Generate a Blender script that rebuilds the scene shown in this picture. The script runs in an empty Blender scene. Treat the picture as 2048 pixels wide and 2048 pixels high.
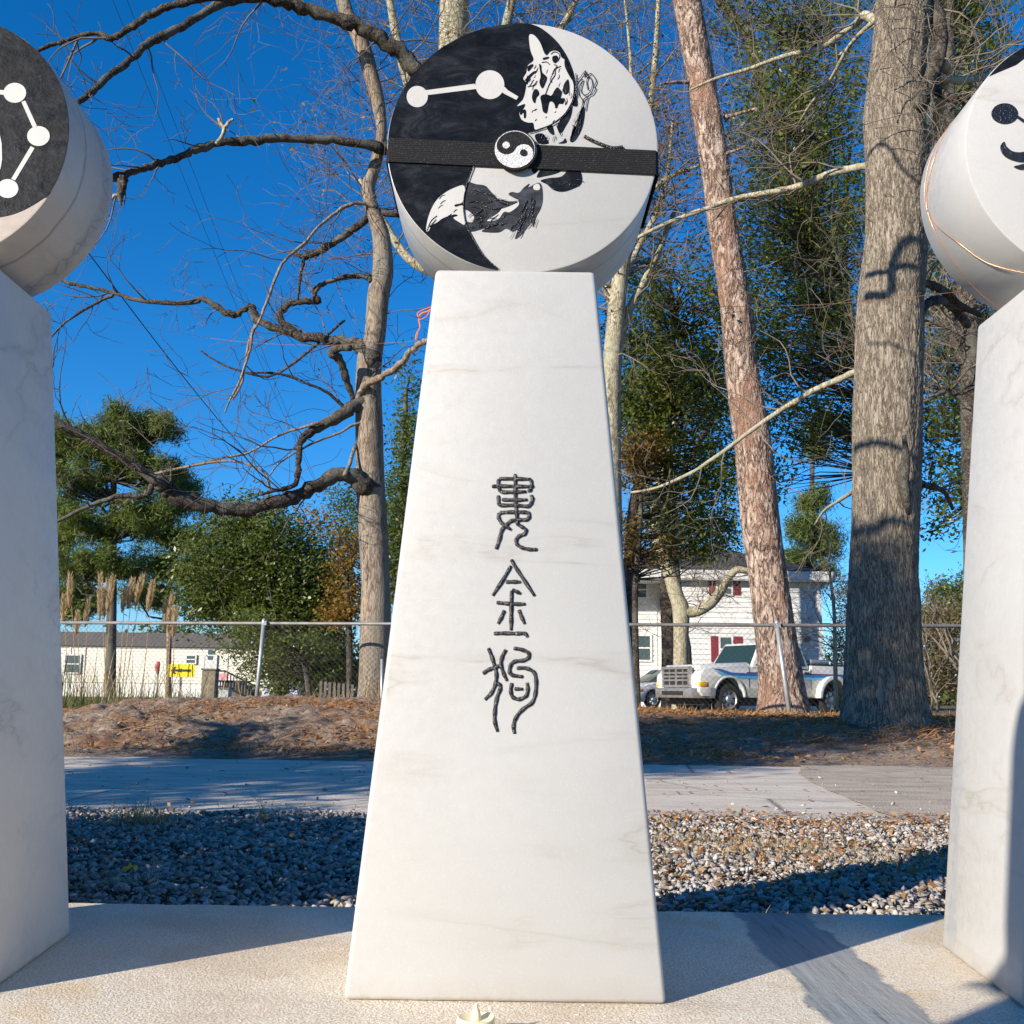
import bpy, bmesh, math, random
import numpy as np
from mathutils import Vector, Matrix
from mathutils.geometry import tessellate_polygon
R = math.radians
rng = np.random.default_rng(7)
rnd = random.Random(5)
S = bpy.context.scene
C = S.collection

# ------------------------------------------------------------ camera
CAMZ = 0.484
PITCH = R(10.0); ROLL = 0.0140
Fv = Vector((0, math.cos(PITCH), math.sin(PITCH)))
Rv0 = Vector((1, 0, 0)); Uv0 = Vector((0, -math.sin(PITCH), math.cos(PITCH)))
Rv = Rv0 * math.cos(ROLL) + Uv0 * math.sin(ROLL)
Uv = Uv0 * math.cos(ROLL) - Rv0 * math.sin(ROLL)
cam = bpy.data.cameras.new('camera'); co = bpy.data.objects.new('camera', cam); C.objects.link(co)
m = Matrix.Identity(4)
for i in range(3):
    m[i][0] = Rv[i]; m[i][1] = Uv[i]; m[i][2] = -Fv[i]
m[2][3] = CAMZ
co.matrix_world = m
cam.lens = 36; cam.sensor_width = 36; cam.clip_start = 0.02; cam.clip_end = 2000
S.camera = co

# ------------------------------------------------------------ world, sun, exposure
SUN_AZ = R(48.5)      # shadows run this far to the right of straight ahead
SUN_EL = R(21.0)
w = bpy.data.worlds.new('World'); S.world = w; w.use_nodes = True
nt = w.node_tree; bg = nt.nodes['Background']
sky = nt.nodes.new('ShaderNodeTexSky'); sky.sky_type = 'NISHITA'; sky.sun_disc = False
sky.sun_elevation = SUN_EL; sky.sun_rotation = math.pi + SUN_AZ
sky.air_density = 1.0; sky.dust_density = 0.0; sky.ozone_density = 8.0
hs = nt.nodes.new('ShaderNodeHueSaturation'); hs.inputs['Saturation'].default_value = 1.16; hs.inputs['Value'].default_value = 1.0
nt.links.new(sky.outputs[0], hs.inputs['Color'])
nt.links.new(hs.outputs[0], bg.inputs['Color']); bg.inputs['Strength'].default_value = 0.10
ld = bpy.data.lights.new('sun', 'SUN'); ld.energy = 4.7; ld.angle = R(0.53); ld.color = (1.0, 0.90, 0.77)
lo = bpy.data.objects.new('sun', ld); C.objects.link(lo)
d = Vector((math.sin(SUN_AZ) * math.cos(SUN_EL), math.cos(SUN_AZ) * math.cos(SUN_EL), -math.sin(SUN_EL)))
lo.rotation_euler = d.to_track_quat('-Z', 'Y').to_euler()
vs = S.view_settings
vs.view_transform = 'Standard'; vs.look = 'None'; vs.exposure = 0.9; vs.gamma = 1.0; vs.use_curve_mapping = False

# ------------------------------------------------------------ helpers: where a picture point stands
def ray(px, py):
    return Fv + Rv * ((px - 1024) / 2048) + Uv * ((1024 - py) / 2048)
def at(px, py, Y):
    r = ray(px, py); t = Y / r.y
    return Vector((r.x * t, Y, CAMZ + r.z * t))
def atz(px, py, z):
    r = ray(px, py); t = (z - CAMZ) / r.z
    return Vector((r.x * t, r.y * t, z))

# ------------------------------------------------------------ helpers: noise
def _h(i, j, k, s):
    n = (i.astype(np.int64) * 374761393 + j.astype(np.int64) * 668265263 + k.astype(np.int64) * 2147483647 + s * 974711) & 0xffffffff
    n = ((n ^ (n >> 13)) * 1274126177) & 0xffffffff
    n = (n ^ (n >> 16)) & 0xffffffff
    return n / 2147483648.0 - 1.0
def vn(P, s=0):
    P = np.asarray(P, float); I = np.floor(P).astype(np.int64); f = P - I; f = f * f * (3 - 2 * f)
    i, j, k = I[:, 0], I[:, 1], I[:, 2]; x, y, z = f[:, 0], f[:, 1], f[:, 2]
    r = 0
    for a in (0, 1):
        for b in (0, 1):
            for c in (0, 1):
                r = r + _h(i + a, j + b, k + c, s) * (x if a else 1 - x) * (y if b else 1 - y) * (z if c else 1 - z)
    return r
def fbm(P, o=4, s=0):
    r = 0; a = 1; P = np.asarray(P, float)
    for q in range(o):
        r = r + a * vn(P * 2 ** q, s + q); a *= .5
    return r

# ------------------------------------------------------------ helpers: meshes
class MB:
    def __init__(self): self.v = []; self.f = []
    def box(self, a, b):
        n = len(self.v); (x0, y0, z0), (x1, y1, z1) = a, b
        self.v += [(x0, y0, z0), (x1, y0, z0), (x1, y1, z0), (x0, y1, z0), (x0, y0, z1), (x1, y0, z1), (x1, y1, z1), (x0, y1, z1)]
        self.f += [tuple(n + i for i in q) for q in ((0, 3, 2, 1), (4, 5, 6, 7), (0, 1, 5, 4), (1, 2, 6, 5), (2, 3, 7, 6), (3, 0, 4, 7))]
        return self
    def hull8(self, p):   # eight corners, bottom four then top four
        n = len(self.v); self.v += [tuple(q) for q in p]
        self.f += [tuple(n + i for i in q) for q in ((0, 3, 2, 1), (4, 5, 6, 7), (0, 1, 5, 4), (1, 2, 6, 5), (2, 3, 7, 6), (3, 0, 4, 7))]
        return self
    def quad(self, *p):
        n = len(self.v); self.v += [tuple(q) for q in p]; self.f.append(tuple(range(n, n + len(p)))); return self
    def tube(self, pts, rad, sides=6, cap=True):
        pts = [Vector(p) for p in pts]; N = len(pts)
        if not hasattr(rad, '__len__'): rad = [rad] * N
        n0 = len(self.v); up = None
        for i, p in enumerate(pts):
            t = (pts[min(i + 1, N - 1)] - pts[max(i - 1, 0)])
            if t.length < 1e-9: t = Vector((0, 0, 1))
            t.normalize()
            if up is None:
                up = t.orthogonal().normalized()
            else:
                up = up - t * up.dot(t)
                up = up.normalized() if up.length > 1e-6 else t.orthogonal().normalized()
            b = t.cross(up)
            for k in range(sides):
                a = 2 * math.pi * k / sides
                q = p + (up * math.cos(a) + b * math.sin(a)) * rad[i]
                self.v.append((q.x, q.y, q.z))
        for i in range(N - 1):
            for k in range(sides):
                k2 = (k + 1) % sides; a = n0 + i * sides
                self.f.append((a + k, a + k2, a + sides + k2, a + sides + k))
        if cap:
            self.f.append(tuple(n0 + k for k in range(sides))[::-1])
            self.f.append(tuple(n0 + (N - 1) * sides + k for k in range(sides)))
        return self
    def prism(self, pts, y0, y1):    # outline in x,z pushed along y
        n = len(self.v); k = len(pts)
        self.v += [(p[0], y0, p[1]) for p in pts] + [(p[0], y1, p[1]) for p in pts]
        tris = tessellate_polygon([[Vector((p[0], p[1], 0)) for p in pts]])
        for t in tris:
            self.f.append((n + t[0], n + t[1], n + t[2])); self.f.append((n + k + t[2], n + k + t[1], n + k + t[0]))
        for i in range(k):
            j = (i + 1) % k; self.f.append((n + i, n + j, n + k + j, n + k + i))
        return self
    def build(self, name, mat, parent=None, smooth=False, kind=None):
        me = bpy.data.meshes.new(name); me.from_pydata(self.v, [], self.f); me.update()
        return link(name, me, mat, parent, smooth, kind)

def link(name, me, mat, parent=None, smooth=False, kind=None):
    o = bpy.data.objects.new(name, me); C.objects.link(o)
    if mat: me.materials.append(mat)
    if smooth: me.polygons.foreach_set('use_smooth', [True] * len(me.polygons))
    if parent:
        o.parent = parent
        if parent.get('_off'):
            pass
        mw = wloc(parent); o.matrix_parent_inverse = Matrix.Translation(-mw)
    if kind: o['kind'] = kind
    return o
def wloc(o):
    if o is None: return Vector((0, 0, 0))
    if o.type == 'EMPTY': return Vector(o.location)
    return Vector((0, 0, 0))
def fixn(o, bevel=0, seg=2):
    bm = bmesh.new(); bm.from_mesh(o.data)
    bmesh.ops.remove_doubles(bm, verts=bm.verts, dist=1e-5)
    bmesh.ops.recalc_face_normals(bm, faces=bm.faces)
    if bevel:
        es = [e for e in bm.edges if len(e.link_faces) == 2 and e.calc_face_angle(0) > R(25)]
        bmesh.ops.bevel(bm, geom=es, offset=bevel, segments=seg, affect='EDGES', profile=.5, clamp_overlap=True)
    bm.to_mesh(o.data); bm.free(); o.data.update(); return o
def autosmooth(o, ang=40):
    bm = bmesh.new(); bm.from_mesh(o.data)
    for f in bm.faces: f.smooth = True
    for e in bm.edges:
        if len(e.link_faces) == 2 and e.calc_face_angle(0) > R(ang): e.smooth = False
    bm.to_mesh(o.data); bm.free(); return o
def mesh_np(name, V, F, mat, parent=None, smooth=False, kind=None):
    F = np.asarray(F, np.int32); k = F.shape[1]; me = bpy.data.meshes.new(name)
    me.vertices.add(len(V)); me.vertices.foreach_set('co', np.asarray(V, np.float32).ravel())
    me.loops.add(F.size); me.loops.foreach_set('vertex_index', F.ravel())
    me.polygons.add(len(F)); me.polygons.foreach_set('loop_start', np.arange(0, F.size, k, dtype=np.int32))
    me.polygons.foreach_set('loop_total', np.full(len(F), k, np.int32))
    me.update(calc_edges=True)
    if smooth: me.polygons.foreach_set('use_smooth', np.ones(len(F), bool))
    return link(name, me, mat, parent, False, kind)

def tag(o, label=None, cat=None, group=None, kind=None):
    if label: o['label'] = label
    if cat: o['category'] = cat
    if group: o['group'] = group
    if kind: o['kind'] = kind
    return o
def thing(name, label, cat, loc=(0, 0, 0), group=None):
    o = bpy.data.objects.new(name, None); C.objects.link(o); o.location = loc; o.empty_display_size = .1
    return tag(o, label, cat, group)
def copy_tree(o, parent=None):
    c = o.copy(); C.objects.link(c)
    if parent: c.parent = parent
    for ch in list(o.children): copy_tree(ch, c)
    return c

def cr(pts, n=6, closed=False):     # smooth curve through points (tuples of any length)
    P = [np.array(p, float) for p in pts]; N = len(P); out = []
    rg = N if closed else N - 1
    for i in range(rg):
        if closed: a, b, c, e = P[i - 1], P[i], P[(i + 1) % N], P[(i + 2) % N]
        else: a, b, c, e = P[max(i - 1, 0)], P[i], P[i + 1], P[min(i + 2, N - 1)]
        for k in range(n):
            t = k / n
            out.append(.5 * ((2 * b) + (c - a) * t + (2 * a - 5 * b + 4 * c - e) * t * t + (3 * b - a - 3 * c + e) * t ** 3))
    if not closed: out.append(P[-1])
    return out

# ------------------------------------------------------------ helpers: materials
class N:
    def __init__(self, name):
        self.m = bpy.data.materials.new(name); self.m.use_nodes = True; self.t = self.m.node_tree
        self.b = self.t.nodes['Principled BSDF']
    def n(self, ty, **kw):
        x = self.t.nodes.new(ty)
        for k, v in kw.items():
            if k in x.inputs: x.inputs[k].default_value = v
            else: setattr(x, k, v)
        return x
    def l(self, a, b): self.t.links.new(a, b)
    def co(self, scale=(1, 1, 1), kind='Object'):
        tc = self.n('ShaderNodeTexCoord'); mp = self.n('ShaderNodeMapping'); mp.inputs['Scale'].default_value = scale
        self.l(tc.outputs[kind], mp.inputs[0]); return mp.outputs[0]
    def noise(self, co, scale, detail=6, rough=.6, dist=0):
        x = self.n('ShaderNodeTexNoise'); x.inputs['Scale'].default_value = scale; x.inputs['Detail'].default_value = detail
        x.inputs['Roughness'].default_value = rough; x.inputs['Distortion'].default_value = dist; self.l(co, x.inputs['Vector']); return x.outputs['Fac']
    def vor(self, co, scale, feature='F1', rand=1):
        x = self.n('ShaderNodeTexVoronoi'); x.feature = feature; x.inputs['Scale'].default_value = scale; x.inputs['Randomness'].default_value = rand
        self.l(co, x.inputs['Vector']); return x.outputs['Distance']
    def ramp(self, fac, stops, interp='LINEAR'):
        r = self.n('ShaderNodeValToRGB'); r.color_ramp.interpolation = interp; e = r.color_ramp.elements
        while len(e) < len(stops): e.new(.5)
        for i, (p, c) in enumerate(stops):
            e[i].position = p; e[i].color = (c, c, c, 1) if not hasattr(c, '__len__') else (*c, 1)
        self.l(fac, r.inputs[0]); return r.outputs[0]
    def mix(self, f, a, b, ty='MIX'):
        x = self.n('ShaderNodeMix', data_type='RGBA', blend_type=ty)
        for s, v in ((x.inputs[0], f), (x.inputs[6], a), (x.inputs[7], b)):
            if hasattr(v, 'is_linked'): self.l(v, s)
            elif hasattr(v, '__len__'): s.default_value = (*v, 1)
            else: s.default_value = v
        return x.outputs[2]
    def math(self, op, a, b=0, c=None, clamp=False):
        x = self.n('ShaderNodeMath', operation=op); x.use_clamp = clamp
        for s, v in zip(x.inputs, (a, b, c)):
            if v is None: continue
            if hasattr(v, 'is_linked'): self.l(v, s)
            else: s.default_value = v
        return x.outputs[0]
    def bump(self, h, strength=.5, dist=.01, prev=None):
        x = self.n('ShaderNodeBump'); x.inputs['Strength'].default_value = strength; x.inputs['Distance'].default_value = dist
        self.l(h, x.inputs['Height'])
        if prev: self.l(prev, x.inputs['Normal'])
        return x.outputs[0]
    def fin(self, color=None, rough=.7, normal=None, spec=.4, metal=0, coat=0):
        b = self.b
        if color is not None:
            if hasattr(color, 'is_linked'): self.l(color, b.inputs['Base Color'])
            else: b.inputs['Base Color'].default_value = (*color, 1)
        if hasattr(rough, 'is_linked'): self.l(rough, b.inputs['Roughness'])
        else: b.inputs['Roughness'].default_value = rough
        if normal is not None: self.l(normal, b.inputs['Normal'])
        b.inputs['Specular IOR Level'].default_value = spec; b.inputs['Metallic'].default_value = metal
        b.inputs['Coat Weight'].default_value = coat
        return self.m

def plain(name, c, rough=.6, var=.12, scale=8, spec=.4, metal=0, bump=.15, coat=0, bs=60):
    k = N(name); cc = k.co(); f = k.noise(cc, scale, 5)
    a = tuple(max(0, x * (1 - var * 1.6)) for x in c); b = tuple(min(1, x * (1 + var)) for x in c)
    col = k.ramp(f, [(.3, a), (.7, b)])
    return k.fin(col, rough, k.bump(k.noise(cc, bs, 4), bump, .004), spec, metal, coat)
def leafm(name, cols, trans=.35, rough=.45, spec=.4):
    k = N(name); g = k.n('ShaderNodeNewGeometry')
    n = len(cols); stops = [(i / max(1, n - 1), c) for i, c in enumerate(cols)]
    col = k.ramp(g.outputs['Random Per Island'], stops)
    k.fin(col, rough, None, spec)
    tr = k.n('ShaderNodeBsdfTranslucent'); mx = k.n('ShaderNodeMixShader'); mx.inputs[0].default_value = trans
    tcol = k.mix(1.0, col, (1.5, 1.4, .7), 'MULTIPLY'); k.l(tcol, tr.inputs[0])
    k.l(k.b.outputs[0], mx.inputs[1]); k.l(tr.outputs[0], mx.inputs[2])
    k.l(mx.outputs[0], k.t.nodes['Material Output'].inputs['Surface']); return k.m
def islandm(name, cols, rough=.85, bump=.3, bs=120, spec=.3):
    k = N(name); g = k.n('ShaderNodeNewGeometry'); n = len(cols)
    col = k.ramp(g.outputs['Random Per Island'], [(i / (n - 1), c) for i, c in enumerate(cols)])
    cc = k.co(); f = k.noise(cc, bs, 5)
    col = k.mix(k.ramp(f, [(.3, 0.0), (.75, .55)]), col, (1.35, 1.35, 1.35), 'MULTIPLY')
    return k.fin(col, rough, k.bump(f, bump, .004), spec)
def barkm(name, dark, mid, light, scale=14, st=.16, bump=.9, dist=.02, lich=None):
    k = N(name); cc = k.co((1, 1, st))
    a = k.noise(cc, scale, 5, .6, .8); b = k.noise(cc, scale * 2.3, 5, .6, .6)
    ra = k.math('ABSOLUTE', k.math('SUBTRACT', a, .5)); rb = k.math('ABSOLUTE', k.math('SUBTRACT', b, .5))
    h = k.math('ADD', k.ramp(ra, [(0, 0), (.10, .62)]), k.ramp(rb, [(0, 0), (.12, .38)]))
    fine = k.noise(k.co((1, 1, .5)), scale * 7, 5)
    hh = k.math('MULTIPLY', h, k.math('ADD', k.math('MULTIPLY', fine, .7), .6))
    col = k.ramp(hh, [(.12, dark), (.42, mid), (.85, light)])
    big = k.noise(k.co((1, 1, .5)), 2.2, 4)
    if lich: col = k.mix(k.ramp(big, [(.48, 0.0), (.62, .7)]), col, lich)
    return k.fin(col, .92, k.bump(hh, bump, dist), .15)
def marble(name, vein=.35, warm=(.435, .432, .415), extra=None):
    k = N(name); cc = k.co()
    big = k.noise(cc, 3.0, 5, .55, .3)
    base = k.ramp(big, [(.3, tuple(x * .93 for x in warm)), (.55, warm), (.75, (.46, .458, .445))])
    wv = k.n('ShaderNodeTexNoise'); wv.inputs['Scale'].default_value = 2.3; wv.inputs['Detail'].default_value = 9; wv.inputs['Distortion'].default_value = .35
    mp = k.n('ShaderNodeMapping'); tc = k.n('ShaderNodeTexCoord'); k.l(tc.outputs['Object'], mp.inputs[0])
    mp.inputs['Rotation'].default_value = (.2, R(38), .3); mp.inputs['Scale'].default_value = (.55, 1, 3.0); k.l(mp.outputs[0], wv.inputs['Vector'])
    v = k.math('ABSOLUTE', k.math('SUBTRACT', wv.outputs['Fac'], .5))
    vf = k.ramp(v, [(0, vein), (.012, vein * .35), (.035, 0)])
    gate = k.ramp(k.noise(cc, 4, 3), [(.45, 0), (.62, 1)])
    col = k.mix(k.math('MULTIPLY', vf, gate), base, (.31, .29, .245))
    stain = k.ramp(k.noise(cc, 5.5, 5, .6, .5), [(.60, 0), (.80, .20)])
    col = k.mix(stain, col, (.43, .375, .285))
    wv2 = k.n('ShaderNodeTexNoise'); wv2.inputs['Scale'].default_value = 4.0; wv2.inputs['Detail'].default_value = 8; wv2.inputs['Distortion'].default_value = .5
    mp2 = k.n('ShaderNodeMapping'); k.l(tc.outputs['Object'], mp2.inputs[0]); mp2.inputs['Rotation'].default_value = (0, R(28), 0); mp2.inputs['Scale'].default_value = (.35, 1, 2.4); k.l(mp2.outputs[0], wv2.inputs['Vector'])
    col = k.mix(k.ramp(wv2.outputs['Fac'], [(.62, 0), (.74, .10), (.80, .02)]), col, (.385, .35, .295))
    sk = k.vor(cc, 330, 'F1'); col = k.mix(k.ramp(sk, [(.10, .5), (.2, 0)]), col, (.62, .615, .60))
    col = k.mix(k.ramp(k.noise(cc, 150, 4, .7), [(.55, 0), (.75, .22)]), col, (.38, .37, .34))
    mv = k.n('ShaderNodeMapping'); k.l(tc.outputs['Object'], mv.inputs[0]); mv.inputs['Rotation'].default_value = (0, R(33), 0); mv.inputs['Scale'].default_value = (.35, 1, 2.4); mv.inputs['Location'].default_value = (3.3, 0, 1.7)
    nv = k.noise(mv.outputs[0], 2.1, 7, .52, .25); dv = k.math('ABSOLUTE', k.math('SUBTRACT', nv, .53))
    gv = k.ramp(k.noise(cc, 5.0, 3), [(.47, 0), (.58, 1)])
    col = k.mix(k.math('MULTIPLY', k.ramp(dv, [(0, .55), (.004, .22), (.022, 0)]), gv), col, (.30, .27, .225))
    gz = k.n('ShaderNodeNewGeometry'); sz = k.n('ShaderNodeSeparateXYZ'); k.l(gz.outputs['Position'], sz.inputs[0])
    low = k.math('ADD', sz.outputs[2], k.math('MULTIPLY', k.noise(cc, 26, 6, .7), -.045))
    col = k.mix(k.ramp(low, [(.118, .75), (.128, .25), (.150, 0)]), col, (.33, .275, .20))
    fine = k.noise(cc, 260, 3)
    if extra: col = extra(k, col)
    rg = k.ramp(k.noise(cc, 90, 4), [(.35, .32), (.7, .6)])
    n1 = k.bump(fine, .12, .0012)
    return k.fin(col, rg, n1, .5)

def vein_right(k, col):      # grey vein running up the inner side of the right pillar
    g = k.n('ShaderNodeNewGeometry'); sp = k.n('ShaderNodeSeparateXYZ'); k.l(g.outputs['Position'], sp.inputs[0])
    ns = k.noise(k.co((1, 1, 1)), 7, 8, .65)
    yy = k.math('ADD', sp.outputs[1], k.math('MULTIPLY', k.math('SUBTRACT', ns, .5), .10))
    c0 = k.math('SUBTRACT', 1.462, k.math('MULTIPLY', k.math('SUBTRACT', sp.outputs[2], .085), .035))
    dd = k.math('ABSOLUTE', k.math('SUBTRACT', yy, c0))
    f = k.ramp(dd, [(0, .5), (.008, .30), (.012, .62), (.0155, 0)])
    zg = k.ramp(k.noise(k.co((1, 1, .6)), 3.1, 3), [(.38, .15), (.55, 1)])
    return k.mix(k.math('MULTIPLY', f, zg), col, (.30, .33, .37))
def rim_vein(off, amt, y0, wd=.02, cells=True):
    def ex(k, col):
        g = k.n('ShaderNodeNewGeometry'); sp = k.n('ShaderNodeSeparateXYZ'); k.l(g.outputs['Position'], sp.inputs[0])
        ns = k.noise(k.co(), 9, 7, .6)
        yy = k.math('ADD', sp.outputs[1], k.math('MULTIPLY', k.math('SUBTRACT', ns, .5), .05))
        dd = k.math('ABSOLUTE', k.math('SUBTRACT', yy, y0 + off))
        f = k.ramp(dd, [(0, amt), (wd * .7, amt * .7), (wd, 0)])
        if cells:
            ce = k.ramp(k.vor(k.co(), 42, 'DISTANCE_TO_EDGE'), [(0, 1), (.09, .35)]); f = k.math('MULTIPLY', f, ce)
        zg = k.ramp(k.noise(k.co(), 4, 2), [(.35, .25), (.55, 1)])
        col = k.mix(k.math('MULTIPLY', f, zg), col, (.19, .19, .20))
        # one fine dark crack
        d2 = k.math('ABSOLUTE', k.math('SUBTRACT', k.math('ADD', sp.outputs[1], k.math('MULTIPLY', k.math('SUBTRACT', ns, .5), .02)), y0 + .05))
        col = k.mix(k.ramp(d2, [(0, .8), (.0010, .5), (.0016, 0)]), col, (.22, .19, .16))
        return col
    return ex

MAT = {}
MAT['marble'] = marble('white marble')
MAT['marble_right'] = marble('white marble with grey vein', extra=vein_right)
MAT['marble_left'] = marble('white marble streaked', .3, (.60, .54, .47))  # base lightened and warmed to brighten the side that lies in shade
MAT['disc'] = marble('disc marble', .3, (.435, .43, .41), rim_vein(.115, .25, 1.222, .012, False))
MAT['disc_left'] = marble('disc marble dark vein', .3, (.54, .46, .39), rim_vein(.122, .85, 1.222, .016))
MAT['disc_right'] = marble('disc marble plain', .1)
def paint(name, c, rough):
    k = N(name); cc = k.co((1, 1, 1)); f = k.noise(cc, 22, 8, .7, 1.2)
    st_ = k.noise(k.co((1, 1, 2.2)), 16, 8, .75, 1.5)
    col = k.ramp(st_, [(.35, c), (.52, tuple(x * 1.6 + .002 for x in c)), (.66, tuple(x * 3 + .012 for x in c)), (.75, tuple(x * 1.5 for x in c))])  # brush strokes, the paler patches carrying their sheen in the colour
    rg = k.ramp(k.noise(cc, 60, 5), [(.3, rough), (.7, rough + .25)])
    return k.fin(col, rg, k.bump(k.noise(cc, 110, 6), .35, .0012, k.bump(f, .25, .002)), .08)
MAT['black'] = paint('black paint', (.004, .005, .007), .26)
MAT['grey'] = paint('worn grey black paint', (.016, .018, .022), .5)
MAT['white'] = plain('bare white marble', (.48, .47, .445), .5, .05)
MAT['ink'] = plain('black enamel', (.012, .012, .014), .25, .3, spec=.6, bump=.6, bs=300)
def strapm():
    k = N('woven black elastic'); cc = k.co(); 
    wv = k.n('ShaderNodeTexWave'); wv.wave_type = 'BANDS'; wv.bands_direction = 'Z'; wv.inputs['Scale'].default_value = 118; wv.inputs['Distortion'].default_value = .4; k.l(cc, wv.inputs['Vector'])
    f = k.noise(cc, 480, 3, .8); h = k.math('MULTIPLY', wv.outputs['Fac'], f)
    col = k.ramp(h, [(.05, (.003, .003, .004)), (.45, (.014, .014, .014))])
    col = k.mix(k.ramp(k.vor(cc, 420, 'F1'), [(.10, .8), (.2, 0)]), col, (.14, .14, .14))  # pale specks painted in as sparkle on the weave
    return k.fin(col, .75, k.bump(h, .8, .0015), .3)
MAT['strap'] = strapm()
def patchm(name, a, b):
    k = N(name); cc = k.co(); f = k.vor(cc, 420, 'F1'); col = k.ramp(f, [(.1, b), (.6, a)])
    return k.fin(col, .8, k.bump(f, .7, .001), .3)
MAT['patch_white'] = patchm('embroidered white thread', (.45, .45, .46), (.80, .80, .80))
MAT['patch_black'] = patchm('embroidered black thread', (.005, .005, .006), (.02, .02, .021))
MAT['copper'] = plain('copper wire', (.75, .36, .18), .35, .1, metal=.8)
MAT['orange'] = plain('frayed orange string', (.80, .20, .02), .8, .2)

def slabm():
    k = N('rough cast slab'); g = k.n('ShaderNodeNewGeometry'); sp = k.n('ShaderNodeSeparateXYZ'); k.l(g.outputs['Position'], sp.inputs[0])
    cc = k.co()
    worm = k.noise(cc, 330, 3, .6, .1); big = k.noise(cc, 3.2, 5, .6, .4)
    pit = k.ramp(worm, [(.42, 0), (.54, 1)])
    base = k.ramp(big, [(.36, (.68, .59, .47)), (.48, (.79, .72, .60)), (.56, (.80, .74, .63)), (.64, (.77, .64, .44))])
    base = k.mix(pit, k.mix(1.0, base, (.72, .66, .56), 'MULTIPLY'), base)
    xx = k.math('ADD', sp.outputs[0], k.math('MULTIPLY', k.math('SUBTRACT', k.noise(k.co((1, .7, 1)), 6, 8, .7), .5), .10))
    cen = k.math('ADD', .398, k.math('MULTIPLY', k.math('SUBTRACT', sp.outputs[1], 1.155), .035))
    dd = k.math('ABSOLUTE', k.math('SUBTRACT', xx, cen))
    band = k.ramp(dd, [(.056, 1), (.061, 0)])
    streak = k.noise(k.co((30, 1.6, 1)), 3.0, 8, .7, .3)
    scol = k.ramp(streak, [(.30, (.09, .10, .105)), (.42, (.24, .26, .265)), (.7, (.33, .35, .355))])
    col = k.mix(band, base, scol)
    st = k.noise(k.co((1, 1, 1)), 1.7, 3)
    col = k.mix(k.ramp(st, [(.45, 0), (.65, .35)]), col, (.52, .42, .32))
    hb = k.mix(band, k.math('MULTIPLY', pit, 1.0), k.math('MULTIPLY', streak, 1.6))
    return k.fin(col, .9, k.bump(hb, .5, .003, k.bump(k.noise(cc, 60, 6, .7), .35, .006)), .25)
MAT['slab'] = slabm()
def concretem():
    k = N('old concrete path'); cc = k.co((1, 3.5, 1)); f = k.noise(cc, 1.6, 8, .62); g = k.noise(k.co(), 60, 6)
    col = k.ramp(f, [(.3, (.42, .36, .28)), (.47, (.55, .485, .39)), (.56, (.60, .535, .435)), (.7, (.63, .565, .465))])
    col = k.mix(k.ramp(g, [(.55, 0), (.7, .4)]), col, (.25, .23, .2))
    cr_ = k.ramp(k.vor(k.co((1, 2, 1)), .8, 'DISTANCE_TO_EDGE'), [(0, .9), (.010, 0)])
    col = k.mix(cr_, col, (.13, .11, .09))
    col = k.mix(k.ramp(k.noise(k.co((1, 2.2, 1)), 4.5, 7, .7), [(.56, 0), (.70, .55)]), col, (.28, .23, .18))
    return k.fin(col, .9, k.bump(g, .5, .006), .25)
MAT['concrete'] = concretem()
def asphaltm():
    k = N('worn sandy asphalt'); cc = k.co((1, 3, 1)); f = k.noise(cc, 2.5, 8, .65); g = k.vor(k.co(), 90)
    col = k.ramp(f, [(.3, (.27, .22, .165)), (.52, (.43, .36, .275)), (.72, (.54, .46, .35))])
    col = k.mix(k.ramp(g, [(0, .5), (.3, 0)]), col, (.15, .14, .13))
    return k.fin(col, .95, k.bump(g, .6, .006), .2)
MAT['asphalt'] = asphaltm()
def dirtm():
    k = N('sandy dirt with pine straw'); cc = k.co(); f = k.noise(cc, 2.2, 8, .65); g = k.noise(cc, 24, 8, .7, .5)
    col = k.ramp(g, [(.28, (.07, .05, .035)), (.45, (.24, .18, .13)), (.6, (.36, .28, .21)), (.8, (.48, .39, .30))])
    col = k.mix(k.ramp(f, [(.5, 0), (.62, .6)]), col, (.23, .10, .04))
    return k.fin(col, .97, k.bump(g, 1, .03), .15)
MAT['dirt'] = dirtm()
def groundm():
    k = N('leaf strewn ground'); cc = k.co(); f = k.noise(cc, .35, 6, .6); g = k.noise(cc, 9, 8, .7)
    col = k.ramp(g, [(.3, (.05, .04, .022)), (.5, (.16, .11, .06)), (.7, (.28, .19, .10))])
    col = k.mix(k.ramp(f, [(.5, 0), (.62, .7)]), col, (.07, .085, .03))
    return k.fin(col, .97, k.bump(g, .8, .03), .15)
MAT['ground'] = groundm()
MAT['soil'] = plain('dark soil under gravel', (.05, .042, .035), .95, .4)
MAT['stone'] = islandm('limestone gravel', [(.10, .095, .09), (.24, .23, .22), (.34, .32, .295), (.15, .125, .10), (.44, .41, .365), (.26, .19, .13), (.30, .29, .28), (.52, .48, .42)])
MAT['dryleaf'] = leafm('dry fallen leaves', [(.28, .10, .03), (.40, .20, .07), (.16, .08, .03), (.45, .27, .12), (.33, .13, .04)], .2, .7)
MAT['straw'] = leafm('dry grass blades', [(.45, .33, .16), (.30, .21, .09), (.52, .42, .24)], .2, .7)
MAT['grass'] = leafm('green grass blades', [(.05, .08, .02), (.09, .13, .03), (.20, .18, .07), (.04, .06, .02)], .3, .6)
MAT['bark_oak'] = barkm('grey brown oak bark', (.085, .068, .052), (.24, .20, .152), (.37, .315, .245), 30, .16, .9, .015)
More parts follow.
